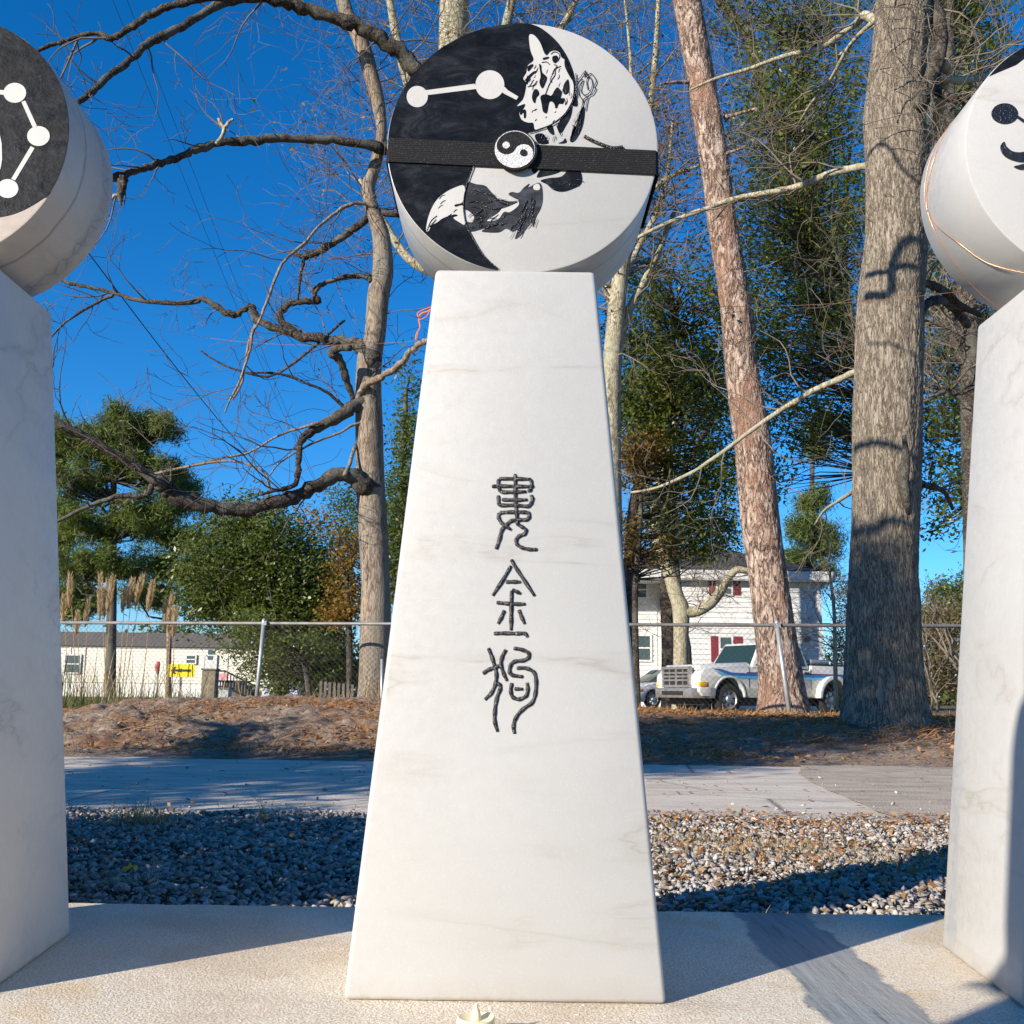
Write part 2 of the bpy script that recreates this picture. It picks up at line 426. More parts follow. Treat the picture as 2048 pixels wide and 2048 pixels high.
MAT['bark_pine'] = barkm('red scaly pine bark', (.05, .035, .028), (.31, .215, .165), (.52, .42, .345), 9, .32, 1.0, .03, (.31, .175, .12))
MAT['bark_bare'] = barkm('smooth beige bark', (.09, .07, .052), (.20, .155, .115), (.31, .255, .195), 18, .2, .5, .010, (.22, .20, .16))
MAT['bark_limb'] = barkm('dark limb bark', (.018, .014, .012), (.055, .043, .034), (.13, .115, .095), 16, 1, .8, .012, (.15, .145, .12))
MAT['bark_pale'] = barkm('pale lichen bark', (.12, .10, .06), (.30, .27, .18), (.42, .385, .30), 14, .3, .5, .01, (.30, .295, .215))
MAT['twig'] = plain('pale grey twigs', (.105, .085, .072), .8, .4, 3)
MAT['twig_warm'] = plain('warm beige twigs', (.17, .14, .105), .8, .35, 3)
MAT['leaf_dark'] = leafm('glossy evergreen leaves', [(.05, .075, .016), (.10, .14, .025), (.16, .20, .035), (.07, .09, .02), (.25, .27, .05)], .42, .3, .7)
MAT['leaf_oak'] = leafm('live oak leaves', [(.05, .075, .018), (.09, .125, .028), (.14, .175, .04), (.06, .085, .022)], .4, .4, .5)
MAT['leaf_gold'] = leafm('golden autumn leaves', [(.24, .13, .025), (.15, .11, .03), (.30, .16, .03), (.09, .09, .022)], .35)
MAT['needle'] = leafm('pine needles', [(.055, .09, .02), (.10, .145, .03), (.16, .20, .045), (.06, .09, .022)], .4, .5)
MAT['brush'] = leafm('brown brush leaves', [(.12, .09, .045), (.17, .13, .06), (.07, .075, .03), (.22, .16, .08)], .3)
MAT['galv'] = plain('galvanised steel', (.34, .35, .35), .45, .12, metal=.45)
MAT['rail'] = plain('weathered rail', (.20, .19, .18), .6, .2, metal=.3)
MAT['wire'] = plain('chain link wire', (.13, .125, .115), .5, .15, metal=.4)
MAT['cable'] = plain('black power cable', (.02, .025, .035), .6, .1)

# ------------------------------------------------------------ ground, path, mound
def mound_h(X, Y):
    Hx = np.interp(X, [-14, -6, -4.6, -3.2, 0, 2.2, 5, 14], [.10, .12, .16, .30, .30, .23, .21, .21])
    t = np.clip((Y - 7.25 - .12 * np.sin(X * 1.3)) / 2.8, 0, 1); up = t * t * (3 - 2 * t)
    t2 = np.clip((Y - 13.6) / 3.2, 0, 1); dn = 1 - t2 * t2 * (3 - 2 * t2)
    return Hx * up * dn
def build_ground():
    mb = MB(); mb.quad((-400, 13.3, -.03), (400, 13.3, -.03), (400, 900, -.03), (-400, 900, -.03))
    mb.quad((-400, -120, -.03), (-60, -120, -.03), (-60, 13.3, -.03), (-400, 13.3, -.03))
    mb.quad((60, -120, -.03), (400, -120, -.03), (400, 13.3, -.03), (60, 13.3, -.03))
    mb.quad((-60, -120, -.03), (60, -120, -.03), (60, 13.3, -.03), (-60, 13.3, -.03))
    o = mb.build('ground', MAT['ground']); fixn(o); o['kind'] = 'structure'
    # mound as a clumpy terrain sheet
    xs = np.arange(-10, 10.01, .032); ys = np.arange(7.2, 17.2, .032)
    X, Y = np.meshgrid(xs, ys); P = np.stack([X.ravel(), Y.ravel(), np.zeros(X.size)], 1)
    h = mound_h(P[:, 0], P[:, 1]); am = np.clip((P[:, 1] - 7.2) / .8, 0, 1)
    cl = np.abs(vn(P * 2.1, 11)) * .03 + np.abs(vn(P * 5.3, 12)) * .022 + np.abs(vn(P * 11, 13)) * .026 + np.abs(vn(P * 19, 15)) * .026 + vn(P * 1.1, 14) * .035
    lf = np.clip(1.2 - (P[:, 0] + .5) / 4, .45, 1.2)
    z = h + cl * am * lf + .004
    z[P[:, 1] > 17.1] = -.1
    P[:, 2] = z
    nx, ny = len(xs), len(ys); I = np.arange(nx * ny).reshape(ny, nx)
    F = np.stack([I[:-1, :-1].ravel(), I[:-1, 1:].ravel(), I[1:, 1:].ravel(), I[1:, :-1].ravel()], 1)
    mesh_np('earth_mound', P, F, MAT['dirt'], smooth=True, kind='structure')
    # path, with wavy broken edges
    ed = lambda X, b, s: b + .035 * math.sin(X * 2.1 + s) + .02 * math.sin(X * 5.3 + s)
    pts = [(x * .25, ed(x * .25, 4.17, 0)) for x in range(-64, 65)]; far = [(x * .25, ed(x * .25, 7.45, 1.3)) for x in range(64, -65, -1)]
    mb = MB(); n = len(pts)
    top = [(x, y, .006) for x, y in pts] + [(x, y, .006) for x, y in far]
    for i in range(n - 1):
        a, b, c, e = top[i], top[i + 1], top[2 * n - 2 - i], top[2 * n - 1 - i]
        mb.quad(a, b, c, e); mb.quad((a[0], a[1], -.03), (b[0], b[1], -.03), b, a)
    o = mb.build('concrete_path', MAT['concrete']); fixn(o); o['kind'] = 'structure'
    mb = MB()
    L = cr([(1.58, 4.14), (1.56, 4.4), (1.62, 5.0), (1.68, 5.7), (1.80, 6.5), (2.0, 7.2), (2.06, 7.5)], 8)
    for i in range(len(L) - 1):
        j = .006 * math.sin(i * 1.1); k = .006 * math.sin((i + 1) * 1.1)
        mb.quad((L[i][0] + j, L[i][1], .011), (16, L[i][1], .011), (16, L[i + 1][1], .011), (L[i + 1][0] + k, L[i + 1][1], .011))
    o = mb.build('asphalt_drive', MAT['asphalt']); fixn(o); o['kind'] = 'structure'
    mb = MB(); mb.quad((-9, -3, -.012), (9, -3, -.012), (9, 4.3, -.012), (-9, 4.3, -.012)); mb.build('gravel_bed_soil', MAT['soil'])['kind'] = 'structure'
build_ground()

# the slab the pillars stand on
SLABZ = CAMZ - .339
def build_slab():
    xs = np.arange(-4.2, 1.75, .012); nb = len(xs)
    back = 1.712 + .004 * vn(np.stack([xs * 30, xs * 0, xs * 0], 1), 3) + .003 * vn(np.stack([xs * 90, xs * 0, xs * 0], 1), 4)
    mb = MB()
    for i in range(nb - 1):
        a, b = (xs[i], back[i]), (xs[i + 1], back[i + 1])
        mb.quad((a[0], .35, SLABZ), (b[0], .35, SLABZ), (b[0], b[1], SLABZ), (a[0], a[1], SLABZ))
        mb.quad((a[0], a[1], SLABZ), (b[0], b[1], SLABZ), (b[0], b[1], -.03), (a[0], a[1], -.03))
        mb.quad((a[0], .35, -.03), (b[0], .35, -.03), (b[0], .35, SLABZ), (a[0], .35, SLABZ))
    for q in (0, nb - 1):
        mb.quad((xs[q], .35, -.03), (xs[q], back[q], -.03), (xs[q], back[q], SLABZ), (xs[q], .35, SLABZ))
    o = mb.build('stone_slab', MAT['slab']); fixn(o); tag(o, kind='structure')
build_slab()

# ------------------------------------------------------------ pillars
YF = 1.213; TOPZ = CAMZ + .523; DX = .755; FACE = 1.222; DT = .15; DR = .1755; DZ = TOPZ + DR - .001; CX = .007
def pillar_mesh(cx):
    p = [(cx - .180, YF, SLABZ), (cx + .180, YF, SLABZ), (cx + .152, 1.500, SLABZ), (cx - (.178 if cx == 0 else .152), 1.500, SLABZ),
         (cx - .1005, YF + .001, TOPZ), (cx + .1005, YF + .001, TOPZ), (cx + .098, 1.386, TOPZ), (cx - .098, 1.386, TOPZ)]
    return MB().hull8(p)
def poly_px(pts, Y, t, mat, parent, name, smooth=True, n=5, conv=None):
    q = cr(pts, n, True) if smooth else [np.array(p, float) for p in pts]
    w = [at(*conv(p), Y) if conv else at(p[0], p[1], Y) for p in q]
    return poly_w([(v.x, v.z) for v in w], Y, t, mat, parent, name)
def poly_w(p, Y, t, mat, parent, name):
    o = MB().prism(p, Y, Y - t).build(name, mat, parent); fixn(o); return o
def stroke_w(mb, pts, rad, flat=.45, Y=YF, sides=8):
    # rounded ridge of paint lying in a face
    n0 = len(mb.v); mb.tube(pts, rad, sides)
    for i in range(n0, len(mb.v)):
        x, y, z = mb.v[i]; mb.v[i] = (x, Y + (y - Y) * flat, z)
def zk(p):  # picture points of the carved characters
    return (940 + p[0] * .3106, 900 + p[1] * .3106)
KANJI = [
 [[(290,155),(292,250),(292,340),(300,400),(305,470),(335,495),(360,515),(350,540),(315,555),(297,580),(305,610),(340,630),(390,640),(432,640)],
  [(140,234),(200,232),(290,234),(410,235)],
  [(185,185),(290,185),(392,188)], [(183,188),(182,225),(190,255),(210,270),(290,270),(360,268)], [(392,190),(396,225),(388,255),(372,266)],
  [(182,292),(185,340),(200,355),(290,355),(370,362),(392,345),(402,315),(392,290)], [(205,320),(290,322),(368,320)],
  [(190,405),(250,400),(340,400),(375,405),(380,430),(365,448),(320,450),(270,455),(235,480),(205,515),(190,570),(168,638)],
  [(190,405),(183,430),(200,465),(230,490),(263,512)]],
 [[(265,705),(300,765),(350,840),(415,938)], [(264,745),(215,830),(145,938)], [(230,850),(280,849),(325,850)],
  [(270,900),(300,912),(325,925)], [(268,905),(266,1000),(265,1080),(264,1160)], [(170,982),(230,988),(300,992),(355,992)],
  [(222,1032),(205,1070),(180,1120)], [(315,1028),(330,1070),(352,1118)], [(152,1182),(220,1180),(300,1182),(352,1182),(370,1203)]],
 [[(118,1275),(140,1330),(158,1390),(170,1440),(165,1500),(140,1560),(95,1608)], [(82,1440),(120,1415),(160,1400),(200,1385)],
  [(232,1285),(208,1330),(200,1380),(215,1435),(238,1485)], [(165,1500),(190,1510),(195,1535),(172,1600),(160,1680),(160,1750),(178,1812)],
  [(280,1277),(330,1285),(375,1305),(378,1335),(345,1355),(290,1362),(262,1385),(255,1430),(275,1450),(340,1460)],
  [(300,1405),(360,1405),(410,1430),(425,1480),(422,1560),(400,1625),(340,1670),(295,1725),(280,1780),(287,1825)],
  [(270,1500),(262,1550),(275,1590),(315,1605),(360,1585),(372,1545),(367,1498)], [(285,1538),(340,1540)]]]

def build_pillars():
    for i, (cx, mt, lab) in enumerate([
        (0, 'marble', 'tapered white marble pillar in the centre with three black carved characters'),
        (-DX, 'marble_left', 'white marble pillar at the left edge of the picture, its right side in shade'),
        (DX, 'marble_right', 'white marble pillar at the right edge with a grey vein up its inner side')]):
        t = thing('stone_pillar', lab, 'pillar', (cx, 1.35, SLABZ), 'white marble pillars standing in a row')
        b = pillar_mesh(cx).build('shaft', MAT[mt], t); fixn(b, .006, 3); autosmooth(b, 50)
        if i == 0:
            for ch in KANJI:
                mb = MB()
                for st in ch:
                    sm = cr([zk(p) for p in st], 5); P = [at(q[0], q[1], YF - .0002) for q in sm]
                    nn = len(P); rad = [.00235 * (.72 + .28 * min(1, min(j, nn - 1 - j) / 2.5)) * (1 + .12 * math.sin(j * 1.3)) for j in range(nn)]
                    stroke_w(mb, P, rad, .5, YF)
                mb.build('carved_character', MAT['ink'], t, True)
build_pillars()

def disc(cx, lab, mat):
    t = thing('stone_disc', lab, 'stone disc', (cx, FACE + DT / 2, TOPZ), 'round marble discs standing on the pillars')
    n = 160; mb = MB(); c = [(math.cos(2 * math.pi * k / n), math.sin(2 * math.pi * k / n)) for k in range(n)]
    prof = [(0, 0), (DR - .003, 0), (DR - .0008, .0008), (DR, .003), (DR, DT - .003), (DR - .003, DT), (0, DT)]
    for r_, y in prof[1:-1]:
        for a, b in c: mb.v.append((cx + r_ * a, FACE + y, DZ + r_ * b))
    m_ = len(prof) - 2
    for j in range(m_ - 1):
        for k in range(n): mb.f.append((j * n + k, j * n + (k + 1) % n, (j + 1) * n + (k + 1) % n, (j + 1) * n + k))
    mb.f.append(tuple(range(n))); mb.f.append(tuple((m_ - 1) * n + k for k in range(n))[::-1])
    o = mb.build('drum', MAT[mat], t); fixn(o); autosmooth(o, 50); return t
def circ(cx, cz, r_, n=28): return [(cx + r_ * math.cos(2 * math.pi * k / n), cz + r_ * math.sin(2 * math.pi * k / n)) for k in range(n)]
def zd(p): return (760 + p[0] * .29503, 20 + p[1] * .29503)
T1, T2, T3 = .0006, .0012, .0018
def build_discs():
    t = disc(CX, 'round marble disc on the centre pillar painted with a black and white beast', 'disc')
    inner = DR - .0012
    # black field: swirl edge traced, the rest follows the rim
    sw = [(985,88),(1080,118),(1180,195),(1250,285),(1300,390),(1325,500),(1312,600),(1260,700),(1170,772),(1080,815),(1000,838),(860,900),(720,985),(650,1040),(610,1110),(580,1190),(566,1270),(566,1350),(582,1440),(610,1510),(655,1595),(720,1680),(800,1752)]
    P = [at(*zd(p), FACE) for p in cr(sw, 6)]; P = [(v.x, v.z) for v in P]
    a0 = math.atan2(P[-1][1] - DZ, P[-1][0] - CX); a1 = math.atan2(P[0][1] - DZ, P[0][0] - CX)
    a0 = a0 if a0 < 0 else a0 - 2 * math.pi; a1p = a1 - 2 * math.pi
    P = P[1:-1]
    P += [(CX + inner * math.cos(a0 + (a1p - a0) * k / 70), DZ + inner * math.sin(a0 + (a1p - a0) * k / 70)) for k in range(71)]
    poly_w(P, FACE, T1, MAT['black'], t, 'painted_field')
    W = lambda pts, nm, mt, th, sm=True: poly_px(pts, FACE, th, MAT[mt], t, nm, sm, 4, zd)
    def ring(c, r_, nm, mt, th):
        W([(c[0] + r_ * math.cos(a), c[1] + r_ * math.sin(a)) for a in [2 * math.pi * k / 26 for k in range(26)]], nm, mt, th, False)
    ring((253, 590), 72, 'star', 'white', T2); ring((745, 510), 98, 'star', 'white', T2)
    W([(305,548),(640,503),(660,537),(320,580)], 'star_line', 'white', T2 - .0001, False)
    W([(820,500),(868,548),(938,590),(925,612),(850,575),(810,550)], 'star_line', 'white', T2 - .0001, False)
    head = [(1010,180),(1035,170),(1065,195),(1090,235),(1112,292),(1132,312),(1155,288),(1185,280),(1215,292),(1230,325),(1255,345),(1262,385),(1290,450),(1312,515),(1305,600),(1285,650),(1240,715),(1160,775),(1090,803),(1050,812),(1040,770),(1000,766),(960,745),(945,695),(975,672),(983,640),(930,655),(968,612),(985,560),(992,500),(972,468),(992,430),(1003,380),(1042,342),(1020,275)]
    h = W(head, 'painted_beast', 'white', T2)
    blk = [[(1078,375),(1092,380),(1098,425),(1130,460),(1120,500),(1100,535),(1080,495),(1088,450)],
           [(1030,585),(1045,545),(1068,545),(1078,575),(1060,598),(1050,635),(1035,620)],
           [(1088,590),(1125,575),(1160,585),(1185,545),(1205,530),(1232,562),(1225,600),(1252,605),(1238,640),(1212,640),(1195,672),(1175,632),(1150,625),(1140,655),(1130,702),(1105,692),(1095,640)],
           [(1242,520),(1275,475),(1282,555),(1248,575)], [(1170,320),(1200,315),(1208,345),(1185,365),(1168,345)],
           [(1250,345),(1262,350),(1300,460),(1296,472),(1255,395)], [(1000,390),(1030,372),(1038,382),(1005,420)], [(990,470),(1035,425),(1060,420),(1020,460),(995,510)],
           [(948,690),(985,680),(988,730),(975,735),(972,700),(952,715)], [(1105,330),(1140,322),(1142,332),(1108,342)]]
    for b in blk: W(b, 'painted_stripe', 'black', T3)
    lower = [[(1250,680),(1300,652),(1292,722),(1256,790),(1228,832),(1200,795),(1225,740)], [(1190,770),(1212,830),(1225,840),(1208,810)],
             [(1130,790),(1165,780),(1180,845),(1150,832)], [(1100,838),(1128,872),(1140,905),(1075,905),(1050,850)], [(1240,890),(1255,870),(1262,900),(1210,905)],
             [(1375,655),(1388,690),(1372,790),(1335,868),(1302,897),(1288,878),(1322,800),(1345,735)], [(1285,880),(1310,800),(1300,780),(1330,800),(1310,850)],
             [(1315,560),(1332,580),(1338,650),(1300,640)],
             [(1062,1132),(1110,1068),(1232,1068),(1222,1094),(1180,1112),(1110,1128)], [(1028,1072),(1075,1072),(1045,1110)],
             [(1088,1158),(1150,1140),(1230,1130),(1290,1072),(1345,1082),(1368,1125),(1362,1180),(1312,1210),(1242,1232),(1180,1222),(1130,1182)]]
    for b in lower: W(b, 'painted_stripe', 'black', T1 + .0001)
    beast2 = [(590,1172),(650,1182),(712,1192),(742,1222),(800,1280),(870,1298),(940,1292),(905,1272),(872,1250),(895,1235),(940,1240),(975,1205),(1012,1178),(1003,1205),(1068,1174),(1095,1192),(1102,1280),(1088,1345),(1058,1402),(1038,1472),(1030,1435),(1000,1472),(960,1520),(915,1552),(932,1490),(900,1502),(852,1482),(800,1508),(690,1502),(722,1476),(605,1503),(585,1440),(625,1440),(637,1400),(600,1362),(568,1345),(566,1270)]
    W(beast2, 'painted_beast', 'grey', T1 + .0001)
    W([(728,1428),(800,1380),(835,1342),(882,1330),(932,1298),(938,1328),(882,1372),(840,1372),(802,1420),(745,1434)], 'painted_stripe', 'white', T2)
    W([(1040,1195),(1070,1180),(1085,1200),(1078,1222),(1045,1220)], 'painted_stripe', 'white', T2)
    W([(313,1492),(330,1400),(372,1308),(430,1250),(500,1210),(572,1196),(564,1300),(508,1322),(515,1338),(566,1334),(576,1452),(540,1442),(498,1412),(528,1398),(505,1388),(430,1412),(388,1442),(350,1462),(330,1500)], 'painted_beast', 'white', T2)
    mb = MB()
    def line(pts, r_=3.2, rr=None):
        s = cr([zd(p) for p in pts], 5); P = [at(q[0], q[1], FACE - .0016) for q in s]; nn = len(P); stroke_w(mb, P, [r_ * .00019 * (.45 + .55 * math.sin(math.pi * (i + .5) / nn)) if r_ < 3 else r_ * .00019 for i in range(nn)], .8, FACE - .0016, 6)
    line([(640,1045),(590,1180),(566,1300),(575,1420),(610,1510),(700,1660),(800,1752)], 4)
    for L in ([(1335,590),(1328,500),(1362,450),(1395,410),(1380,450),(1405,425),(1400,455),(1430,430),(1465,480),(1450,520),(1462,530),(1440,570),(1410,590),(1392,680)],
              [(1350,580),(1342,510),(1375,470),(1360,540),(1385,575),(1420,560),(1440,500),(1420,450),(1400,480),(1410,540)],
              [(1350,580),(1372,610),(1370,650),(1340,740),(1310,800),(1290,880)], [(1410,590),(1385,600),(1370,650)],
              [(1160,300),(1175,285),(1205,290),(1218,315),(1205,345)], [(1180,370),(1200,380),(1180,405),(1165,440)],
              [(1225,380),(1190,400),(1185,440),(1160,480),(1140,520),(1120,575)], [(1095,355),(1130,352),(1150,370)],
              [(1000,520),(1040,510),(1065,480)], [(1010,832),(1090,808),(1180,770),(1260,705),(1312,610),(1330,520),(1328,430)],
              [(620,1215),(700,1240),(760,1300)], [(600,1300),(660,1300),(740,1345),(830,1340),(930,1300)], [(620,1330),(700,1350),(720,1380)],
              [(1000,1290),(960,1370),(985,1400),(940,1480)], [(1050,1290),(1030,1370),(1040,1400)], [(640,1390),(700,1350)],
              [(730,1432),(760,1460),(800,1450)], [(318,1495),(345,1430),(385,1395)], [(335,1470),(380,1420)]):
        line(L)
    fr = random.Random(2)
    for (ax, ay, bx_, by_, n_, ln_, dx_, dy_) in ((610,1230,830,1310,16,60,1,.25), (640,1380,900,1470,20,55,-1,.45), (960,1260,1080,1420,16,60,-.35,1), (900,1400,1000,1500,9,50,-.5,1), (1000,370,1090,520,11,40,-.45,.8), (1120,380,1240,520,9,38,-.3,.9),
                                                   (1230,500,1300,640,8,40,-.1,1), (1020,640,1200,760,8,26,-.6,.6), (1110,1140,1330,1210,12,45,1,.3), (1060,840,1240,900,10,32,.25,-1), (1300,620,1380,860,9,50,-.35,1), (400,1250,540,1400,5,46,-.8,.6)):
        for _ in range(n_):
            x, y = fr.uniform(ax, bx_), fr.uniform(ay, by_); l_ = ln_ * fr.uniform(.5, 1.2); c_ = fr.uniform(-.25, .25)
            line([(x, y), (x + dx_ * l_ * .5 + c_ * l_ * dy_, y + dy_ * l_ * .5 - c_ * l_ * dx_), (x + dx_ * l_, y + dy_ * l_)], fr.uniform(1.6, 2.8))
    line([(1385,855),(1440,885),(1520,918),(1580,935),(1645,928)], 12)
    mb.build('carved_outline', MAT['ink'], t, True)
    # strap and embroidered badge
    st = thing('elastic_strap', 'black woven elastic strap stretched around the beast disc', 'strap', (0, FACE, DZ))
    mb = MB(); zc = at(1044, 314, FACE).z; sl = (at(1313, 326, FACE).z - at(775, 300, FACE).z) / (2 * DR)
    loop = []
    rr = DR + .0007
    g = [(-DR + .004 + (2 * DR - .008) * k / 24, FACE - .0022) for k in range(25)]
    g += [(rr + .0, FACE + .003 + DT * k / 6) for k in range(7)]
    g += [(rr - 2 * rr * k / 8, FACE + DT + .003) for k in range(1, 8)] + [(-rr, FACE + .003 + DT * (6 - k) / 6) for k in range(7)]
    cz_half = math.sqrt(max(0, rr ** 2 - (zc - DZ) ** 2))
    for x, y in g:
        x = max(-cz_half, min(cz_half, x)); zz = zc + sl * x; x += CX; hb = .0166
        loop.append(((x, y, zz - hb), (x, y, zz + hb)))
    for i in range(len(loop)):
        a, b = loop[i], loop[(i + 1) % len(loop)]; mb.quad(a[0], b[0], b[1], a[1])
    o = mb.build('band', MAT['strap'], st); fixn(o)
    md = o.modifiers.new('thick', 'SOLIDIFY'); md.thickness = .0012; md.offset = 0
    bt = thing('embroidered_badge', 'round embroidered yin yang badge on the black strap', 'badge', (0, FACE, DZ))
    c = at(*zd((918, 962)), FACE - .004); Rb = 148 * .29503 * (1.30 / 2048)
    def pc(pts, Y0, th, mt, nm): return poly_w([(c.x + x * Rb, c.z + y * Rb) for x, y in pts], Y0, th, MAT[mt], bt, nm)
    b = pc(circ(0, 0, 1, 64), FACE - .0042, .0045, 'patch_black', 'backing')
    pc(circ(-.03, .03, .93, 64), FACE - .0087, .0006, 'patch_white', 'white_thread')
    rot = R(-24); A = []
    for k in range(40): a = math.pi * k / 39; A.append((.885 * math.cos(a), .885 * math.sin(a)))
    for k in range(1, 20): a = math.pi * k / 20; A.append((-.4425 - .4425 * math.cos(a), -.4425 * math.sin(a)))
    for k in range(0, 20): a = math.pi * k / 20; A.append((.4425 - .4425 * math.cos(a), .4425 * math.sin(a)))
    # black lobe on top with its tail curling to the left
    A = [(-.03 + x * math.cos(rot) - y * math.sin(rot) , .03 + x * math.sin(rot) + y * math.cos(rot)) for x, y in A]
    pc(A, FACE - .0093, .0006, 'patch_black', 'black_thread')
    q = (-.03 - .4425 * math.cos(rot), .03 - .4425 * math.sin(rot)); q2 = (-.03 + .4425 * math.cos(rot), .03 + .4425 * math.sin(rot))
    pc(circ(*q, .17), FACE - .0099, .0006, 'patch_white', 'thread_dot'); pc(circ(*q2, .17), FACE - .0093, .0008, 'patch_black', 'thread_dot')

    # left disc: black field with white linked stars
    t = disc(-DX, 'round marble disc on the left pillar, black face with linked white stars', 'disc_left')
    zl = lambda p: (p[0] * .3106, 40 + p[1] * .3106)
    cut = [at(*zl(p), FACE) for p in cr([(338, 1108), (240, 1175), (150, 1225), (60, 1258), (-40, 1275)], 5)]
    cut = [(v.x, v.z) for v in cut]
    a0 = math.atan2(cut[0][1] - DZ, cut[0][0] + DX); lp = cut[-1]
    arc = [(-DX + inner * math.cos(a0 + 3.9 * k / 80), DZ + inner * math.sin(a0 + 3.9 * k / 80)) for k in range(81)]
    poly_w(arc + [(-DX - .07, DZ - .11)] + cut[::-1][:-1], FACE, T1, MAT['black'], t, 'painted_field')
    Wl = lambda pts, nm, mt, th: poly_px(pts, FACE, th, MAT[mt], t, nm, False, 4, zl)
    for c_, r_ in (((98, 472), 73), ((250, 750), 73), ((52, 1088), 69), ((-260, 430), 73)):
        Wl([(c_[0] + r_ * math.cos(2 * math.pi * k / 26), c_[1] + r_ * .88 * math.sin(2 * math.pi * k / 26)) for k in range(26)], 'star', 'white', T2)
    for q in ([(140,530),(165,522),(240,685),(212,692)], [(200,815),(225,828),(100,1035),(75,1025)], [(-200,435),(-200,462),(40,486),(40,456)]): Wl(q, 'star_line', 'white', T2 - .0001)
    Wl([(-90,1000),(-40,800),(0,735),(14,800),(16,900),(6,960),(-30,1010)], 'painted_beast', 'white', T2)
    # right disc: white face with black stars and curl
    t = disc(DX, 'round marble disc on the right pillar, white face with a black star and curl', 'disc_right')
    zr = lambda p: (1800 + p[0] * .3106, 60 + p[1] * .3106)
    Wr = lambda pts, nm, mt, th, sm=False: poly_px(pts, FACE, th, MAT[mt], t, nm, sm, 4, zr)
    Wr([(672 + 85 * math.cos(2 * math.pi * k / 26), 540 + 66 * math.sin(2 * math.pi * k / 26)) for k in range(26)], 'star', 'ink', T2)
    Wr([(740,560),(752,548),(960,690),(945,708)], 'star_line', 'ink', T2 - .0001)
    Wr([(1010 + 85 * math.cos(2 * math.pi * k / 26), 740 + 66 * math.sin(2 * math.pi * k / 26)) for k in range(26)], 'star', 'ink', T2)
    Wr([(645,760),(652,735),(670,722),(682,750),(720,782),(770,790),(830,780),(950,770),(1000,830),(900,880),(830,850),(770,852),(700,832),(660,800)], 'painted_curl', 'ink', T2, True)
    Wr([(732,882),(770,870),(830,856),(860,880),(820,898),(770,900)], 'painted_curl', 'ink', T2, True)
    ca = [(DX + inner * math.cos(a), DZ + inner * math.sin(a)) for a in [R(142) - R(100) * k / 30 for k in range(31)]]
    cb = [(DX + inner * .90 * math.cos(a), DZ - .002 + inner * .945 * math.sin(a)) for a in [R(48) + R(82) * k / 20 for k in range(21)]]
    poly_w(ca + cb, FACE, T1, MAT['black'], t, 'painted_field')
build_discs()

# copper fairy-light wire on the right disc, along the row, and on the centre rim
def build_wires():
    mb = MB(); 
    def rimpt(a, f): return (DX + (DR + .0015) * math.cos(a), FACE + DT * f, DZ + (DR + .0015) * math.sin(a))
    for fs, js in ((((140, .75), (160, .82), (180, .85), (195, .75), (210, .55), (225, .42), (240, .2), (252, .0)), 0), (((145, .70), (165, .70), (182, .82), (197, .80), (215, .80), (232, .85), (246, .92), (258, 1.0)), 1)):
        P = cr([rimpt(R(a), f) for a, f in fs], 6); mb.tube(P, [.00045 + .0003 * (i % 7 == 3) for i in range(len(P))], 5)
    o = mb.build('copper_wire', MAT['copper'], None, True); tag(o, 'thin copper light wire looped over the rim of the right disc', 'wire')
    mb = MB(); a = at(1280, 610, 1.40); b = at(1960, 578, 1.40); c = (DX - .07, 1.38, TOPZ + .002)
    P = [Vector(a).lerp(Vector(b), k / 30) + Vector((0, 0, -.012 * math.sin(math.pi * k / 30))) for k in range(31)] + [Vector(c)]
    a2 = Vector((.095, 1.385, TOPZ)); P = [a2] + P
    mb.tube(P, [.0004 + .0006 * (k in (21,)) for k in range(len(P))], 5)
    o = mb.build('copper_wire', MAT['copper'], None, True); tag(o, 'hair thin copper wire stretched from the centre pillar to the right pillar', 'wire')
    mb = MB(); P = [(-DX + .09, 1.385, TOPZ + .002)]
    for k in range(21): q = Vector((-DX + .1, 1.39, TOPZ + .012)).lerp(Vector((-.1, 1.389, TOPZ - .03)), k / 20); P.append(q + Vector((0, 0, -.03 * math.sin(math.pi * k / 20))))
    mb.tube(P, .00022, 5); o = mb.build('copper_wire', MAT['copper'], None, True); tag(o, 'hair thin copper wire stretched from the left pillar to the centre pillar', 'wire')
    mb = MB()
    P = [at(*p, 1.40) for p in cr([(868,612),(858,622),(842,628),(838,640),(840,655),(833,668),(831,680)], 4)]
    mb.tube(P, [.0014 * (1 - .5 * i / len(P)) for i in range(len(P))], 6)
    for q in ([(868,612),(850,618),(835,626),(838,636)], [(860,620),(852,634),(838,640)], [(836,664),(832,682)], [(866,618),(860,640)]):
        mb.tube([at(*p, 1.398) for p in cr(q, 3)], .0007, 5)
    o = mb.build('orange_string', MAT['orange'], None, True); tag(o, 'frayed orange string hanging beside the left edge of the centre pillar', 'string')
build_wires()

